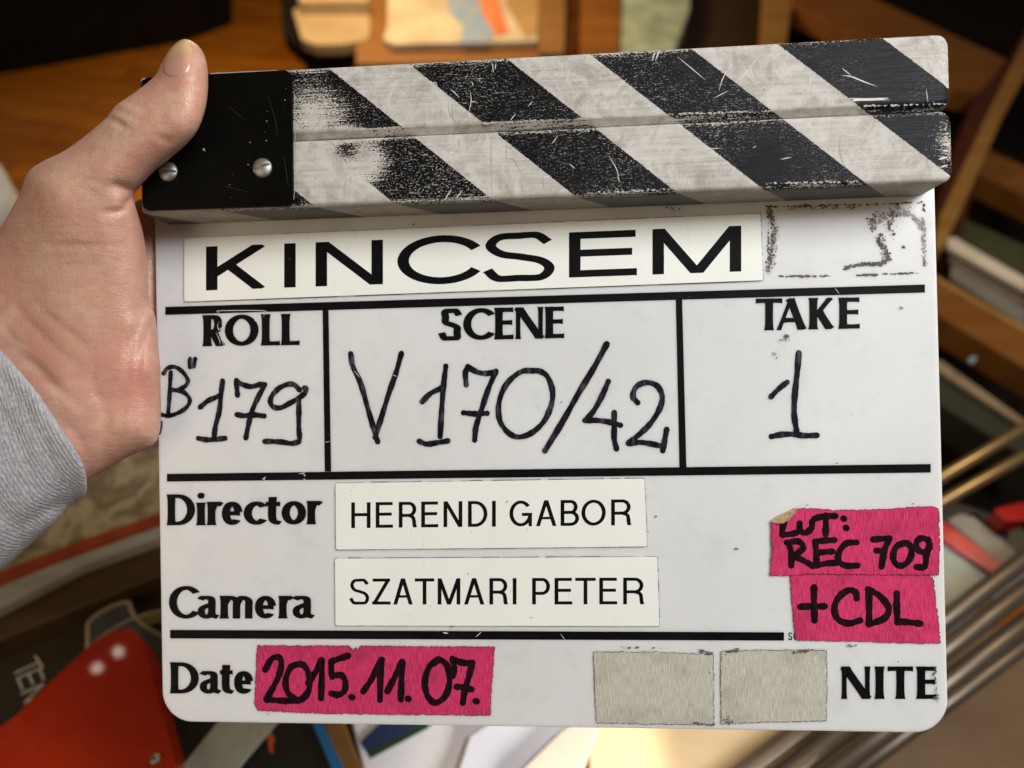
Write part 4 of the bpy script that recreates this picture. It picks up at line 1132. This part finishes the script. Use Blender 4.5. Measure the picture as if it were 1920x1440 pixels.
# border of the box stays outside
F[0], F[-1], F[:, 0], F[:, -1], F[:, :, 0], F[:, :, -1] = [1] * 6
Vv, Ff = surface_nets(F, (ox, oy, oz), s2)
me = bpy.data.meshes.new('sleeve'); me.from_pydata(Vv.tolist(), [], Ff.tolist()); me.update(); fix(me)
slv = link('sleeve', me, KNIT, person, smooth=True, label='grey heather knit sleeve cuff')
sm_ = slv.modifiers.new('smooth', 'SMOOTH'); sm_.factor = 0.5; sm_.iterations = 3


# ------------------------------------------------------------------ surroundings
def wood(name, a, b, rot=0.0, rough=0.5, sx=3, sy=40):
    m = M(name)
    n = m.noise(1.0, m.mapv((sx, sy, sx), (0, 0, rot)), 5, 0.6, 0.4); n2 = m.noise(5, None, 2)
    c = m.ramp(n, [(0.3, b), (0.7, a)]); c = m.mix(m.ramp(n2, [(0.35, 0.35), (0.7, 0.0)]), c, b)
    return m.set(Base_Color=c, Roughness=rough, Normal=m.bump(n, 0.001, 0.3))


m = M('wooden_floor')
X, Y, Z = m.sep()
nn = m.noise(1.0, m.mapv((2.5, 30, 1), (0, 0, .3)), 5, .6, .4)
c = m.ramp(nn, [(0.3, (0.26, 0.088, 0.005)), (0.7, (0.47, 0.18, 0.010))])
br = m.nt.nodes.new('ShaderNodeTexBrick'); br.inputs['Scale'].default_value = 1.0; br.inputs['Brick Width'].default_value = 0.9; br.inputs['Row Height'].default_value = 0.11; br.inputs['Mortar Size'].default_value = 0.003
m.nt.links.new(m.mapv((1, 1, 1), (0, 0, .3)), br.inputs['Vector']); br.inputs['Color1'].default_value = (1, 1, 1, 1); br.inputs['Color2'].default_value = (.7, .62, .55, 1); br.inputs['Mortar'].default_value = (.2, .15, .1, 1)
FLOORM = m.set(Base_Color=m.mix(1.0, c, br.outputs['Color'], 'MULTIPLY'), Roughness=0.4)
mb = MB(); prism(mb, [Vector(p) for p in ((-4, -1.5, 0), (4, -1.5, 0), (4, 7, 0), (-4, 7, 0))], Vector((0, 0, -.05)))
fl = mb.build('floor', FLOORM); tag(fl, 'orange brown wooden floor of the room', 'floor', kind='structure')
mb = MB(); prism(mb, [Vector(p) for p in ((-4, 6.9, 3), (4, 6.9, 3), (4, 7, 3), (-4, 7, 3))], Vector((0, 0, -3)))
tag(mb.build('wall', simple('dark_wall', (0.03, 0.02, 0.012), None, 0.8, 3)), 'dark wall at the far end of the room', 'wall', kind='structure')

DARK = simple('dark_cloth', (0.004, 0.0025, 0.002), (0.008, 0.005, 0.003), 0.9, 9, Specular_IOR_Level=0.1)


def slab(name, poly, h, th, mat, parent=None, rnd=0.0, bev=0.002, label=None):
    P = [Wd(u, v, h) for u, v in poly]
    c = sum(P, Vector((0, 0, 0))) / len(P)
    if rnd: P = [Vector((q.x, q.y, h)) for q in rpoly([p.to_2d() for p in P], rnd, 6)]
    mb = MB(); prism(mb, [p - (c if parent is None else Vector((0, 0, 0))) for p in P], Vector((0, 0, -th)))
    me = mb.mesh(name); fix(me); o = link(name, me, mat, parent, label=label)
    if parent is None: o.location = c
    if bev: bevel(o, bev, 2)
    return o


HT = 0.90                      # height of the cart's top


# dark furniture far left
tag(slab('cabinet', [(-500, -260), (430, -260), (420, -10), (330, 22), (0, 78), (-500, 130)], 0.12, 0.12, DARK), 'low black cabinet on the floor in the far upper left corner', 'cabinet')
# far middle
LT = simple('cream_board', (0.40, 0.32, 0.19), (0.27, 0.20, 0.11), 0.6, 5)
st = empty('stool', 'dark wooden stool with a pale cream seat behind the thumb side of the sticks', 'stool', Matrix.Identity(4))
slab('seat', [(548, 14), (694, 16), (692, 74), (640, 84), (590, 84), (566, 74)], 0.42, 0.03, LT, st, 0.02)
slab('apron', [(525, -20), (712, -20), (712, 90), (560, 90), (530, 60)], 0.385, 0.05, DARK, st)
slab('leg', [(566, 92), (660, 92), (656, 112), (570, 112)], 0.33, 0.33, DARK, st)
slab('backrest', [(560, -10), (690, -10), (690, 3), (560, 3)], 0.46, 0.04, simple('pale_rail', (0.45, 0.33, 0.2), None, .6), st)
m = M('printed_paper_bag')
Xx = m.tc; s1 = m.noise(9, None, 3); s2_ = m.noise(7, m.mapv((1, 1, 1), (0, 0, 2)), 3)
BAGM = m.set(Base_Color=m.ramp(m.noise(6, None, 2), [(0.3, (0.38, 0.32, 0.215)), (0.7, (0.56, 0.50, 0.38))]), Roughness=.6)
bg_ = slab('folded_paper', [(728, -60), (1012, -60), (1008, 76), (735, 82), (718, 72), (726, 50)], 0.44, 0.02, BAGM)
tag(bg_, 'large cream printed sheet with a blue and red picture on the far bench', 'paper')


def overlay(name, poly, h, mat, parent): 
    P = [Wd(u, v, h) - parent.location for u, v in poly]; mb = MB(); prism(mb, P, Vector((0, 0, -.0015))); return mb.build(name, mat, parent)


overlay('blue_print', [(828, -60), (880, -60), (905, 20), (930, 60), (912, 80), (862, 80), (868, 50), (842, 20)], 0.4425, simple('blue_ink', (0.16, 0.30, 0.50), (0.32, 0.36, 0.40), .6, 22), bg_)
overlay('red_print', [(880, -60), (918, -60), (940, 20), (955, 60), (930, 66), (905, 25)], 0.4427, simple('red_ink', (0.55, 0.10, 0.03), (0.62, 0.28, 0.12), .6, 30), bg_)
overlay('tan_print', [(940, -60), (1012, -60), (1008, 60), (985, 70), (950, 10)], 0.4429, simple('tan_ink', (0.42, 0.28, 0.12), None, .6, 10), bg_)
WB = wood('brown_bench_wood', (0.26, 0.125, 0.035), (0.17, 0.075, 0.018))
bn = empty('bench', 'long brown wooden bench under the cream printed sheet', 'bench', Matrix.Identity(4))
slab('seat', [(660, -60), (1075, -60), (1070, 118), (668, 118)], 0.415, 0.05, WB, bn)
slab('leg', [(1012, -60), (1062, -60), (1058, 98), (1010, 98)], 0.45, 0.45, wood('bench_end_wood', (0.30, 0.17, 0.07), (0.20, 0.10, 0.03)), bn)
tag(slab('wooden_post', [(1092, -80), (1168, -80), (1160, 118), (1088, 118)], 0.50, 0.50, wood('post_wood', (0.28, 0.115, 0.018), (0.16, 0.055, 0.006), rad(80), .5, 2, 14)), 'orange brown wooden post left of the pale marbled bag', 'post')
MAR = M('marbled_green'); MAR = MAR.set(Base_Color=MAR.ramp(MAR.noise(13, None, 4), [(0.35, (0.22, 0.30, 0.22)), (0.6, (0.40, 0.50, 0.40))]), Roughness=.7)
tag(slab('marbled_bag', [(1170, -80), (1300, -80), (1292, 20), (1262, 100), (1164, 110)], 0.50, 0.48, MAR, None, .02), 'pale green marbled bag leaning right of the wooden post', 'bag')
tag(slab('chest', [(1302, -80), (1470, -80), (1430, 130), (1268, 140)], 0.44, 0.44, simple('dark_chest', (0.035, 0.014, 0.004), None, .7, 12)), 'dark brown chest between the marbled bag and the wooden crate', 'chest')
# far right crate and shelves of records
WR = wood('crate_wood', (0.24, 0.092, 0.012), (0.14, 0.046, 0.005), rad(-25))
WL = wood('crate_edge_wood', (0.36, 0.20, 0.05), (0.22, 0.10, 0.022), rad(60))
MRN = wood('maroon_wood', (0.075, 0.014, 0.004), (0.04, 0.008, 0.003), rad(60))
cr = empty('record_crate', 'orange brown wooden record crate with open compartments at the right edge', 'crate', Matrix.Identity(4))
slab('plank', [(1430, -40), (1500, 15), (1700, 110), (1790, 165), (1840, 175), (1890, 112), (1560, -40)], 0.62, 0.05, WR, cr)
slab('divider', [(1500, -90), (1470, 110), (1430, 110), (1440, -90)], 0.615, 0.06, WL, cr)
slab('divider', [(1940, 20), (1895, 110), (1830, 180), (1790, 300), (1752, 420), (1752, 470), (1800, 460), (1850, 260), (1945, 60)], 0.64, 0.08, MRN, cr)
slab('divider', [(1945, 48), (1922, 72), (1858, 200), (1765, 400), (1752, 460), (1765, 470), (1800, 400), (1880, 220), (1945, 100)], 0.652, 0.05, WL, cr)
slab('plank', [(1830, 268), (1960, 330), (1960, 385), (1822, 318)], 0.63, 0.05, WR, cr)
slab('plank', [(1745, 512), (1960, 640), (1960, 712), (1745, 582)], 0.66, 0.05, WR, cr)
slab('plank', [(1745, 508), (1960, 632), (1960, 645), (1745, 520)], 0.664, 0.05, WL, cr)
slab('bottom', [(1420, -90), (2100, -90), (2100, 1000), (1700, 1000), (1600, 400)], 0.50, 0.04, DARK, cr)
GRP = 'records standing in the wooden crate'
for k, (poly, hh, cc, lab) in enumerate([([(1776, 446), (1790, 444), (1925, 522), (1925, 545), (1776, 462)], .648, (0.74, 0.66, 0.52), 'white edged record sleeve, topmost in the wooden crate'),
                                         ([(1780, 478), (1925, 562), (1925, 575), (1780, 490)], .642, (0.16, 0.12, 0.08), 'brown record sleeve just under the white edged one'),
                                         ([(1784, 500), (1795, 496), (1925, 580), (1925, 612), (1784, 520)], .640, (0.20, 0.19, 0.17), 'grey record sleeve lying against the crate plank'),
                                         ([(1790, 402), (1925, 462), (1925, 520), (1790, 440)], .636, (0.05, 0.055, 0.02), 'dark green record sleeve behind the white edged one')]):
    tag(slab('record_sleeve', poly, hh, 0.006 if k else .008, simple('sleeve_card', cc, None, .6, 12), None, 0, .001), lab, 'record', GRP)
tag(slab('display_box', [(1745, 700), (1775, 690), (1960, 822), (1960, 880), (1745, 748)], 0.62, .06, simple('dark_box', (0.03, 0.033, 0.02), None, .5)), 'dark olive box with a beige rim under the lowest crate plank', 'box')
tag(slab('beige_batten', [(1752, 676), (1765, 676), (1925, 790), (1925, 802), (1752, 688)], 0.632, .01, simple('beige_edge', (0.30, 0.22, 0.13), None, .6)), 'thin beige batten along the top of the dark olive box', 'batten')
tag(slab('blue_highlight', [(1815, 672), (1822, 667), (1834, 668), (1828, 679), (1818, 680)], 0.668, .003, simple('pale_blue', (0.22, 0.32, 0.38), None, .5)), 'tiny pale blue highlight painted into the black crate compartment', 'highlight')  # small bluish highlight inside the crate, painted as a pale sliver

# cart with its metal rack
CTM = wood('cart_top_wood', (0.11, 0.066, 0.024), (0.055, 0.031, 0.011), rad(25), .5, 3, 18)
ct = empty('cart', 'brown wooden cart top under the clutter in the lower part of the photo', 'cart', Matrix.Identity(4))
slab('top', [(-900, 840), (700, 760), (1060, 800), (1120, 1600), (-900, 2300)], HT, 0.025, CTM, ct)
for x, y in ((-.35, .3), (.06, .3), (-.35, .05), (.06, .05)):
    mb = MB(); prism(mb, [Vector((x + a, y + b, HT - .025)) for a, b in ((-.02, -.02), (.02, -.02), (.02, .02), (-.02, .02))], Vector((0, 0, -(HT - .025)))); mb.build('leg', WB, ct)
YW = wood('pale_table_wood', (0.78, 0.60, 0.34), (0.66, 0.46, 0.22), rad(95), .5, 3, 20)
tb_ = empty('side_table', 'pale yellow wooden side table below the clapperboard at the bottom', 'table', Matrix.Identity(4))
slab('top', [(1070, 900), (1480, 900), (1500, 1600), (1060, 1600)], 0.86, .03, YW, tb_)
slab('leg', [(1100, 1200), (1160, 1200), (1160, 1260), (1100, 1260)], 0.82, .82, YW, tb_)
slab('leg', [(1400, 1200), (1460, 1200), (1460, 1260), (1400, 1260)], 0.82, .82, YW, tb_)
slab('leg', [(1100, 1500), (1160, 1500), (1160, 1560), (1100, 1560)], 0.82, .82, YW, tb_)
slab('leg', [(1400, 1500), (1460, 1500), (1460, 1560), (1400, 1560)], 0.82, .82, YW, tb_)
bx = slab('cardboard_box', [(1500, 1280), (1790, 1200), (2100, 1100), (2300, 1700), (1400, 1700)], 0.60, .60, wood('cardboard', (0.20, 0.12, 0.055), (0.13, 0.072, 0.028), rad(70), .6, 5, 12))
tag(bx, 'brown cardboard box under the metal tubes at the lower right corner', 'box')
rk = empty('metal_rack', 'rack of parallel bronze coloured metal tubes running diagonally at lower right', 'rack', Matrix.Identity(4))


def tube(p, q, r, mat, parent, ext=0.35, h=None):
    a, b = Wd(*p, h), Wd(*q, h); d = (b - a).normalized(); a = a - d * ext; b = b + d * ext
    q_ = d.to_track_quat('Z', 'Y').to_matrix(); mb = MB(); n = 28
    vs = [a + q_ @ Vector((r * math.cos(2 * math.pi * i / n), r * math.sin(2 * math.pi * i / n), 0)) for i in range(n)]
    vs += [v_ + (b - a) for v_ in vs]
    mb.add(vs, [(i, (i + 1) % n, (i + 1) % n + n, i + n) for i in range(n)] + [tuple(range(n))[::-1], tuple(range(n, 2 * n))])
    o = mb.build('tube', mat, parent, smooth=False); o.data.polygons.foreach_set('use_smooth', [len(p_.vertices) == 4 for p_ in o.data.polygons]); return o


BRZ = simple('bronze_tube', (0.42, 0.30, 0.15), (0.34, 0.24, 0.12), .33, 5, metal=.85)
GNM = simple('gunmetal_tube', (0.22, 0.18, 0.14), (0.15, 0.12, 0.09), .38, 5, metal=.7)
tube((1768, 893), (1920, 803), .0055, BRZ, rk, .30, .88)
tube((1779, 934), (1920, 855), .0055, BRZ, rk, .30, .875)
tube((1777, 1158), (1917, 1052), .0075, GNM, rk, .25, .90)
tube((1777, 1216), (1917, 1108), .0075, GNM, rk, .25, .90)
tube((1779, 1278), (1917, 1172), .0078, GNM, rk, .25, .89)
tube((1779, 1316), (1917, 1214), .0060, GNM, rk, .25, .885)
ca, cb = Wd(1650, 940, .866), Wd(1650, 1335, .866)


def rod(name, a, b, r_, mat, parent):
    d = (b - a).normalized(); q_ = d.to_track_quat('Z', 'Y').to_matrix(); mb = MB(); n = 20
    vs = [a + q_ @ Vector((r_ * math.cos(2 * math.pi * i / n), r_ * math.sin(2 * math.pi * i / n), 0)) for i in range(n)]; vs += [v_ + (b - a) for v_ in vs]
    mb.add(vs, [(i, (i + 1) % n, (i + 1) % n + n, i + n) for i in range(n)] + [tuple(range(n))[::-1], tuple(range(n, 2 * n))]); return mb.build(name, mat, parent)


rod('crossbar', ca, cb, .006, GNM, rk)
rod('leg', ca, Vector((ca.x, ca.y, 0)), .006, GNM, rk)
rod('leg', cb, Vector((cb.x, cb.y, .60)), .006, GNM, rk)
# magazines to the right of the board
TEAL = simple('teal_picture', (0.10, 0.26, 0.29), (0.42, 0.44, 0.36), .45, 26)
bk1 = empty('photo_book', 'photo book with a red spine and teal cover between the tubes at right', 'book', Matrix.Identity(4))
slab('cover', [(1700, 960), (1776, 1010), (1882, 1082), (1776, 1150), (1650, 1220)], .80, .02, TEAL, bk1)
slab('spine', [(1700, 930), (1778, 982), (1890, 1064), (1880, 1088), (1770, 1014), (1700, 970)], .806, .022, simple('red_spine', (0.55, 0.025, 0.025), None, .35), bk1)
slab('page_block', [(1776, 975), (1800, 962), (1828, 970), (1908, 1036), (1884, 1062)], .798, .02, simple('beige_pages', (0.30, 0.27, 0.21), None, .6, 30), bk1)
tag(slab('black_case', [(1690, 900), (1790, 940), (1850, 958), (1960, 1010), (1960, 1060), (1905, 1040), (1830, 962), (1700, 1000)], .79, .10, simple('black_case', (0.014, 0.013, 0.012), None, .4)), 'black case behind the red spined photo book at right', 'case')
tag(slab('red_tool', [(1862, 955), (1925, 940), (1925, 975), (1885, 978)], .82, .02, simple('red_gloss', (0.35, 0.01, 0.008), None, .15), None, .003), 'glossy dark red tool on the black case at the right edge', 'tool')
tag(slab('blue_magazine', [(1700, 1150), (1880, 1075), (1960, 1010), (1960, 1075), (1790, 1210), (1700, 1290)], .785, .02, simple('blue_page', (0.16, 0.26, 0.38), (0.42, 0.38, 0.28), .5, 18)), 'blue and beige magazine under the tubes beside the teal book', 'magazine')
tag(slab('red_magazine', [(1700, 1315), (1790, 1250), (1960, 1120), (1960, 1140), (1790, 1272), (1700, 1340)], .79, .01, simple('red_edge', (0.50, 0.03, 0.03), None, .4)), 'thin red edged magazine squeezed between two metal tubes', 'magazine')
tag(slab('cream_sheet', [(1300, 1600), (1430, 1490), (1560, 1372), (1800, 1180), (1850, 1120), (1870, 1125), (1800, 1200), (1590, 1372), (1400, 1560)], .862, .002, simple('cream_paper', (0.66, 0.52, 0.32), None, .6)), 'narrow cream sheet between the metal tubes', 'paper')

# papers at the bottom
m = M('white_paper'); PAP = m.set(Base_Color=m.ramp(m.noise(9, None, 3), [(0.35, (0.66, 0.68, 0.80)), (0.65, (0.80, 0.80, 0.82))]), Roughness=.55)
pp = slab('paper_stack', [(655, 1340), (700, 1200), (1110, 1200), (1085, 1600), (720, 1600)], HT + .012, .012, PAP); tag(pp, 'stack of white papers with a navy and green stripe at the bottom', 'paper')
overlay('navy_stripe', [(676, 1390), (716, 1352), (800, 1352), (700, 1402), (682, 1404)], HT + .0135, simple('navy_ink', (0.015, 0.03, 0.11), None, .5), pp)
overlay('green_stripe', [(684, 1402), (790, 1352), (815, 1352), (800, 1366), (694, 1422)], HT + .0133, simple('green_ink', (0.012, 0.045, 0.02), None, .5), pp)
tag(slab('folded_sheet', [(880, 1380), (1000, 1300), (1110, 1250), (1115, 1372), (1065, 1450), (1000, 1560), (800, 1560), (860, 1440)], HT + .018, .004, simple('lilac_paper', (0.62, 0.66, 0.82), (0.74, 0.74, 0.80), .5, 6), None, 0, .001), 'pale lilac folded sheet on the white papers', 'paper')
tag(slab('cream_card', [(960, 1460), (1050, 1372), (1110, 1330), (1135, 1330), (1120, 1372), (1095, 1440), (1060, 1560), (900, 1560)], HT + .024, .003, simple('warm_card', (0.78, 0.71, 0.58), None, .5, 6), None, 0, .001), 'cream card at the right of the lilac sheet', 'card')
tag(slab('wood_strip', [(600, 1340), (640, 1340), (690, 1470), (740, 1600), (690, 1600), (636, 1470)], HT + .016, .016, wood('slat_wood', (0.24, 0.12, 0.035), (0.14, 0.065, 0.015))), 'brown wooden slat left of the white papers', 'slat')
tag(slab('blue_strap', [(578, 1340), (596, 1340), (650, 1450), (700, 1580), (680, 1580), (630, 1462)], HT + .062, .003, simple('blue_plastic', (0.03, 0.20, 0.55), None, .35), None, 0, .0008), 'narrow bright blue strap left of the wooden slat', 'strap')
bkk = slab('black_book', [(290, 1290), (380, 1250), (590, 1340), (640, 1470), (690, 1600), (300, 1700)], HT + .055, .055, simple('black_cover', (0.014, 0.015, 0.008), None, .45)); tag(bkk, 'black covered book with a small orange mark at the bottom', 'book')
overlay('orange_mark', [(501, 1378), (511, 1374), (515, 1388), (511, 1395), (513, 1410), (506, 1412), (503, 1398)], HT + .0565, simple('orange_ink', (0.60, 0.12, 0.03), None, .5), bkk)
m = M('speckled_ruler')
RUL = m.set(Base_Color=m.mix(m.ramp(m.noise(240, None, 2), [(0.66, 0.0), (0.7, 1.0)]), m.ramp(m.noise(30), [(0.3, (0.40, 0.45, 0.42)), (0.7, (0.52, 0.57, 0.54))]), (0.10, 0.10, 0.09)), Roughness=.35, Metallic=.2)
tag(slab('steel_ruler', [(330, 1450), (418, 1340), (532, 1340), (440, 1450), (330, 1600), (220, 1600)], HT + .060, .003, RUL, None, 0, .0008), 'pale speckled steel ruler lying diagonally under the lower left corner', 'ruler')

# lower left: dark case with TEN, tape reel, red grip, magazines
OLV = simple('olive_black_cover', (0.040, 0.032, 0.014), (0.028, 0.021, 0.009), .5, 14)
cs = slab('black_case', [(-700, 1560), (-700, 1290), (0, 1205), (130, 1148), (300, 1078), (420, 1200), (380, 1620), (-200, 1800)], HT + .035, .035, OLV); tag(cs, 'flat dark olive case printed with white letters at lower left', 'case')


def ten(parent):
    mb = MB(); W_ = lambda p: Wd(p[0] / 3, 960 + p[1] / 3, HT + .0362) - parent.location
    T_ = [[(200, 812), (238, 872)], [(218, 845), (88, 905)]]
    E_ = [[(98, 942), (122, 1018)], [(100, 945), (218, 905)][::1], [(122, 1018), (240, 975)]]
    E_ = [[(230, 888), (98, 950)], [(98, 948), (122, 1005)], [(158, 922), (180, 980)], [(228, 890), (252, 950)]]
    E_ = [[(100, 935), (225, 880)], [(100, 935), (125, 995)], [(160, 910), (185, 965)], [(222, 882), (245, 940)]]
    N_ = [[(122, 1022), (240, 970)], [(240, 972), (140, 1070)], [(140, 1072), (262, 1020)]]
    k = 0
    for s_ in T_ + E_ + N_:
        a, b = W_(s_[0]), W_(s_[1]); d = (b - a).normalized(); nn = Vector((-d.y, d.x, 0)) * .0007; k += 1; e = Vector((0, 0, k * 1e-5)); d = d * .0008
        mb.add([a - d + nn + e, a - d - nn + e, b + d - nn + e, b + d + nn + e], [(0, 1, 2, 3)])
    return mb.build('printed_word', simple('white_ink', (0.70, 0.66, 0.56), None, .5), parent)


ten(cs)
# reel
rc = Wd(282, 1318, HT + .05)
rl = empty('tape_reel', 'round olive rimmed reel lying behind the red grip', 'reel', Matrix.Translation(rc))


def ring(r0, r1, z0, z1, name, mat, parent, n=72, a0=0, a1=360):
    mb = MB(); vs = []
    for i in range(n + 1):
        t = rad(a0 + (a1 - a0) * i / n); c_, s_ = math.cos(t), math.sin(t)
        vs += [(r0 * c_, r0 * s_, z0), (r1 * c_, r1 * s_, z0), (r1 * c_, r1 * s_, z1), (r0 * c_, r0 * s_, z1)]
    fs = []
    for i in range(n):
        for j in range(4): fs.append((i * 4 + j, i * 4 + (j + 1) % 4, (i + 1) * 4 + (j + 1) % 4, (i + 1) * 4 + j))
    if a1 - a0 < 360: fs += [(0, 1, 2, 3), tuple(n * 4 + j for j in (3, 2, 1, 0))]
    mb.add(vs, fs); me = mb.mesh(name); fix(me); return bevel(link(name, me, mat, parent), .0008, 2)


RR = (Wd(282 + 185, 1318, HT + .05) - rc).length
ring(RR * .86, RR, -.012, 0, 'rim', simple('olive_plastic', (0.20, 0.165, 0.03), (0.12, 0.10, 0.018), .3, 20), rl)
ring(RR * .975, RR * 1.01, -.011, .0015, 'rim_edge', simple('pale_rim', (0.36, 0.30, 0.17), None, .3), rl)
ring(.004, RR * .855, -.012, -.006, 'disc', simple('dark_disc', (0.012, 0.010, 0.007), None, .3), rl)
wp = [Wd(a, b, HT + .0512) - rc for a, b in [(165, 1222), (164, 1190), (166, 1168), (188, 1149), (215, 1134), (238, 1128), (248, 1150), (262, 1166), (282, 1180), (310, 1196), (330, 1260), (180, 1260)]]
mb = MB(); prism(mb, wp, Vector((0, 0, -.003))); mb.build('window', simple('smoky_window', (0.085, 0.088, 0.075), (0.035, 0.035, 0.03), .25, 25), rl)
mb = MB()
for pl in ([(240, 1127), (248, 1150), (262, 1166), (282, 1180), (310, 1195)], [(163, 1222), (164, 1190), (165, 1168), (185, 1150), (215, 1134), (238, 1128)]):
    P = [Wd(a, b, HT + .052) - rc for a, b in catmull(pl, 6)]
    for i in range(len(P) - 1):
        d = (P[i + 1] - P[i]).normalized(); nn = Vector((-d.y, d.x, 0)) * .0013
        mb.add([P[i] + nn, P[i] - nn, P[i + 1] - nn, P[i + 1] + nn] + [q + Vector((0, 0, -.004)) for q in (P[i] + nn, P[i] - nn, P[i + 1] - nn, P[i + 1] + nn)], [(0, 1, 2, 3), (4, 5, 6, 7), (0, 1, 5, 4), (2, 3, 7, 6), (0, 3, 7, 4), (1, 2, 6, 5)])
o = mb.build('spoke_rib', simple('pale_rib', (0.42, 0.35, 0.22), None, .35), rl)

# red grip
m = M('red_enamel'); REDM = m.set(Base_Color=m.ramp(m.noise(22, None, 4), [(0.3, (0.30, 0.014, 0.002)), (0.7, (0.40, 0.026, 0.003))]), Roughness=.5, Specular_IOR_Level=.15, Coat_Weight=.45, Coat_Roughness=.03, Normal=m.bump(m.noise(30, None, 2), .002, .10))
rg = empty('red_grip', 'glossy red moulded grip with a screw in the lower left corner', 'tool', Matrix.Identity(4))
HG = 0.98
gp = [(-260, 1520), (-5, 1366), (60, 1310), (140, 1235), (178, 1202), (212, 1183), (240, 1178), (258, 1188), (270, 1212), (290, 1285), (312, 1370), (334, 1450), (372, 1580), (200, 1760)]
gpl = [Wd(a, b, HG) for a, b in catmull(gp, 3, closed=True)]
mb = MB(); prism(mb, gpl, Vector((0, 0, -.045))); me = mb.mesh('body'); fix(me); gb = link('body', me, REDM, rg); bv = bevel(gb, .008, 6, 50).modifiers['bevel']; bv.harden_normals = True
for poly in gb.data.polygons: poly.use_smooth = True
sc_ = Wd(291, 1424, HG + .0015)
mb = MB(); n = 32
for r, z in ((.0, .0022), (.0018, .0021), (.0030, .0014), (.0034, 0)):
    pass
vs = [(0, 0, .0022)]; fs = []
rr = [(.0016, .0021), (.0027, .0015), (.0033, .0)]
for r, z in rr: vs += [(r * math.cos(2 * math.pi * i / n), r * math.sin(2 * math.pi * i / n), z) for i in range(n)]
for i in range(n): fs.append((0, 1 + i, 1 + (i + 1) % n))
for k in range(2):
    for i in range(n): fs.append((1 + k * n + i, 1 + (k + 1) * n + i, 1 + (k + 1) * n + (i + 1) % n, 1 + k * n + (i + 1) % n))
mb.add([Vector(v_) + sc_ for v_ in vs], fs); o = mb.build('screw', SCREWM, rg, smooth=True)
mb = MB()
for an in (.5, .5 + math.pi / 2):
    d = Vector((math.cos(an), math.sin(an), 0)); nn = Vector((-d.y, d.x, 0)) * .0003; e = Vector((0, 0, .00225 + an * 1e-5))
    mb.add([sc_ + d * .0018 + nn + e, sc_ + d * .0018 - nn + e, sc_ - d * .0018 - nn + e, sc_ - d * .0018 + nn + e], [(0, 1, 2, 3)])
mb.build('cross_slot', DARK, o)

# magazines at left
m = M('magazine_cover'); v_ = m.noise(22, None, 5, .6, .4, col=False)
MAG = m.set(Base_Color=m.ramp(v_, [(0.30, (0.05, 0.04, 0.025)), (0.42, (0.22, 0.17, 0.09)), (0.5, (0.42, 0.34, 0.20)), (0.58, (0.16, 0.13, 0.08)), (0.7, (0.46, 0.28, 0.10))]), Roughness=.4)
mg = empty('magazine', 'colourful magazine with an orange spine below the sleeve', 'magazine', Matrix.Identity(4))
slab('cover', [(-300, 1080), (-60, 980), (100, 860), (180, 780), (420, 780), (330, 958), (180, 1010), (0, 1082), (-300, 1240)], HT + .075, .006, MAG, mg)
slab('orange_spine', [(-300, 1200), (0, 1068), (150, 1012), (330, 950), (332, 972), (150, 1035), (0, 1096), (-300, 1240)], HT + .0765, .010, simple('orange_spine', (0.34, 0.055, 0.008), (0.20, 0.03, 0.005), .4, 60), mg)
slab('page_block', [(-300, 1235), (0, 1092), (150, 1038), (330, 972), (332, 996), (150, 1062), (0, 1140), (-300, 1290)], HT + .074, .012, simple('white_pages', (0.42, 0.40, 0.36), (0.30, 0.28, 0.24), .5, 8, stretch=(1, 12, 1)), mg)
tag(slab('brown_book', [(-400, 1270), (0, 1142), (150, 1062), (330, 1000), (420, 1060), (300, 1078), (130, 1148), (0, 1200), (-400, 1380)], HT + .06, .06, wood('brown_cover', (0.10, 0.056, 0.018), (0.045, 0.024, 0.008), rad(22), .5, 4, 60)), 'dark brown book under the magazine at left', 'book')
tag(slab('bin', [(-160, 320), (-30, 302), (0, 308), (15, 335), (20, 360), (10, 380), (-6, 400), (-160, 420)], .80, .80, simple('pale_mint', (0.76, 0.80, 0.76), None, .4), None, .01), 'pale white green bin peeking out left of the wrist', 'bin')

for o in COL.objects:
    if o.name.split('.')[0] in ('dirt_specks', 'adhesive_residue', 'scratches', 'worn_rim', 'dirt_line', 'frayed_edge'): o['kind'] = 'stuff'
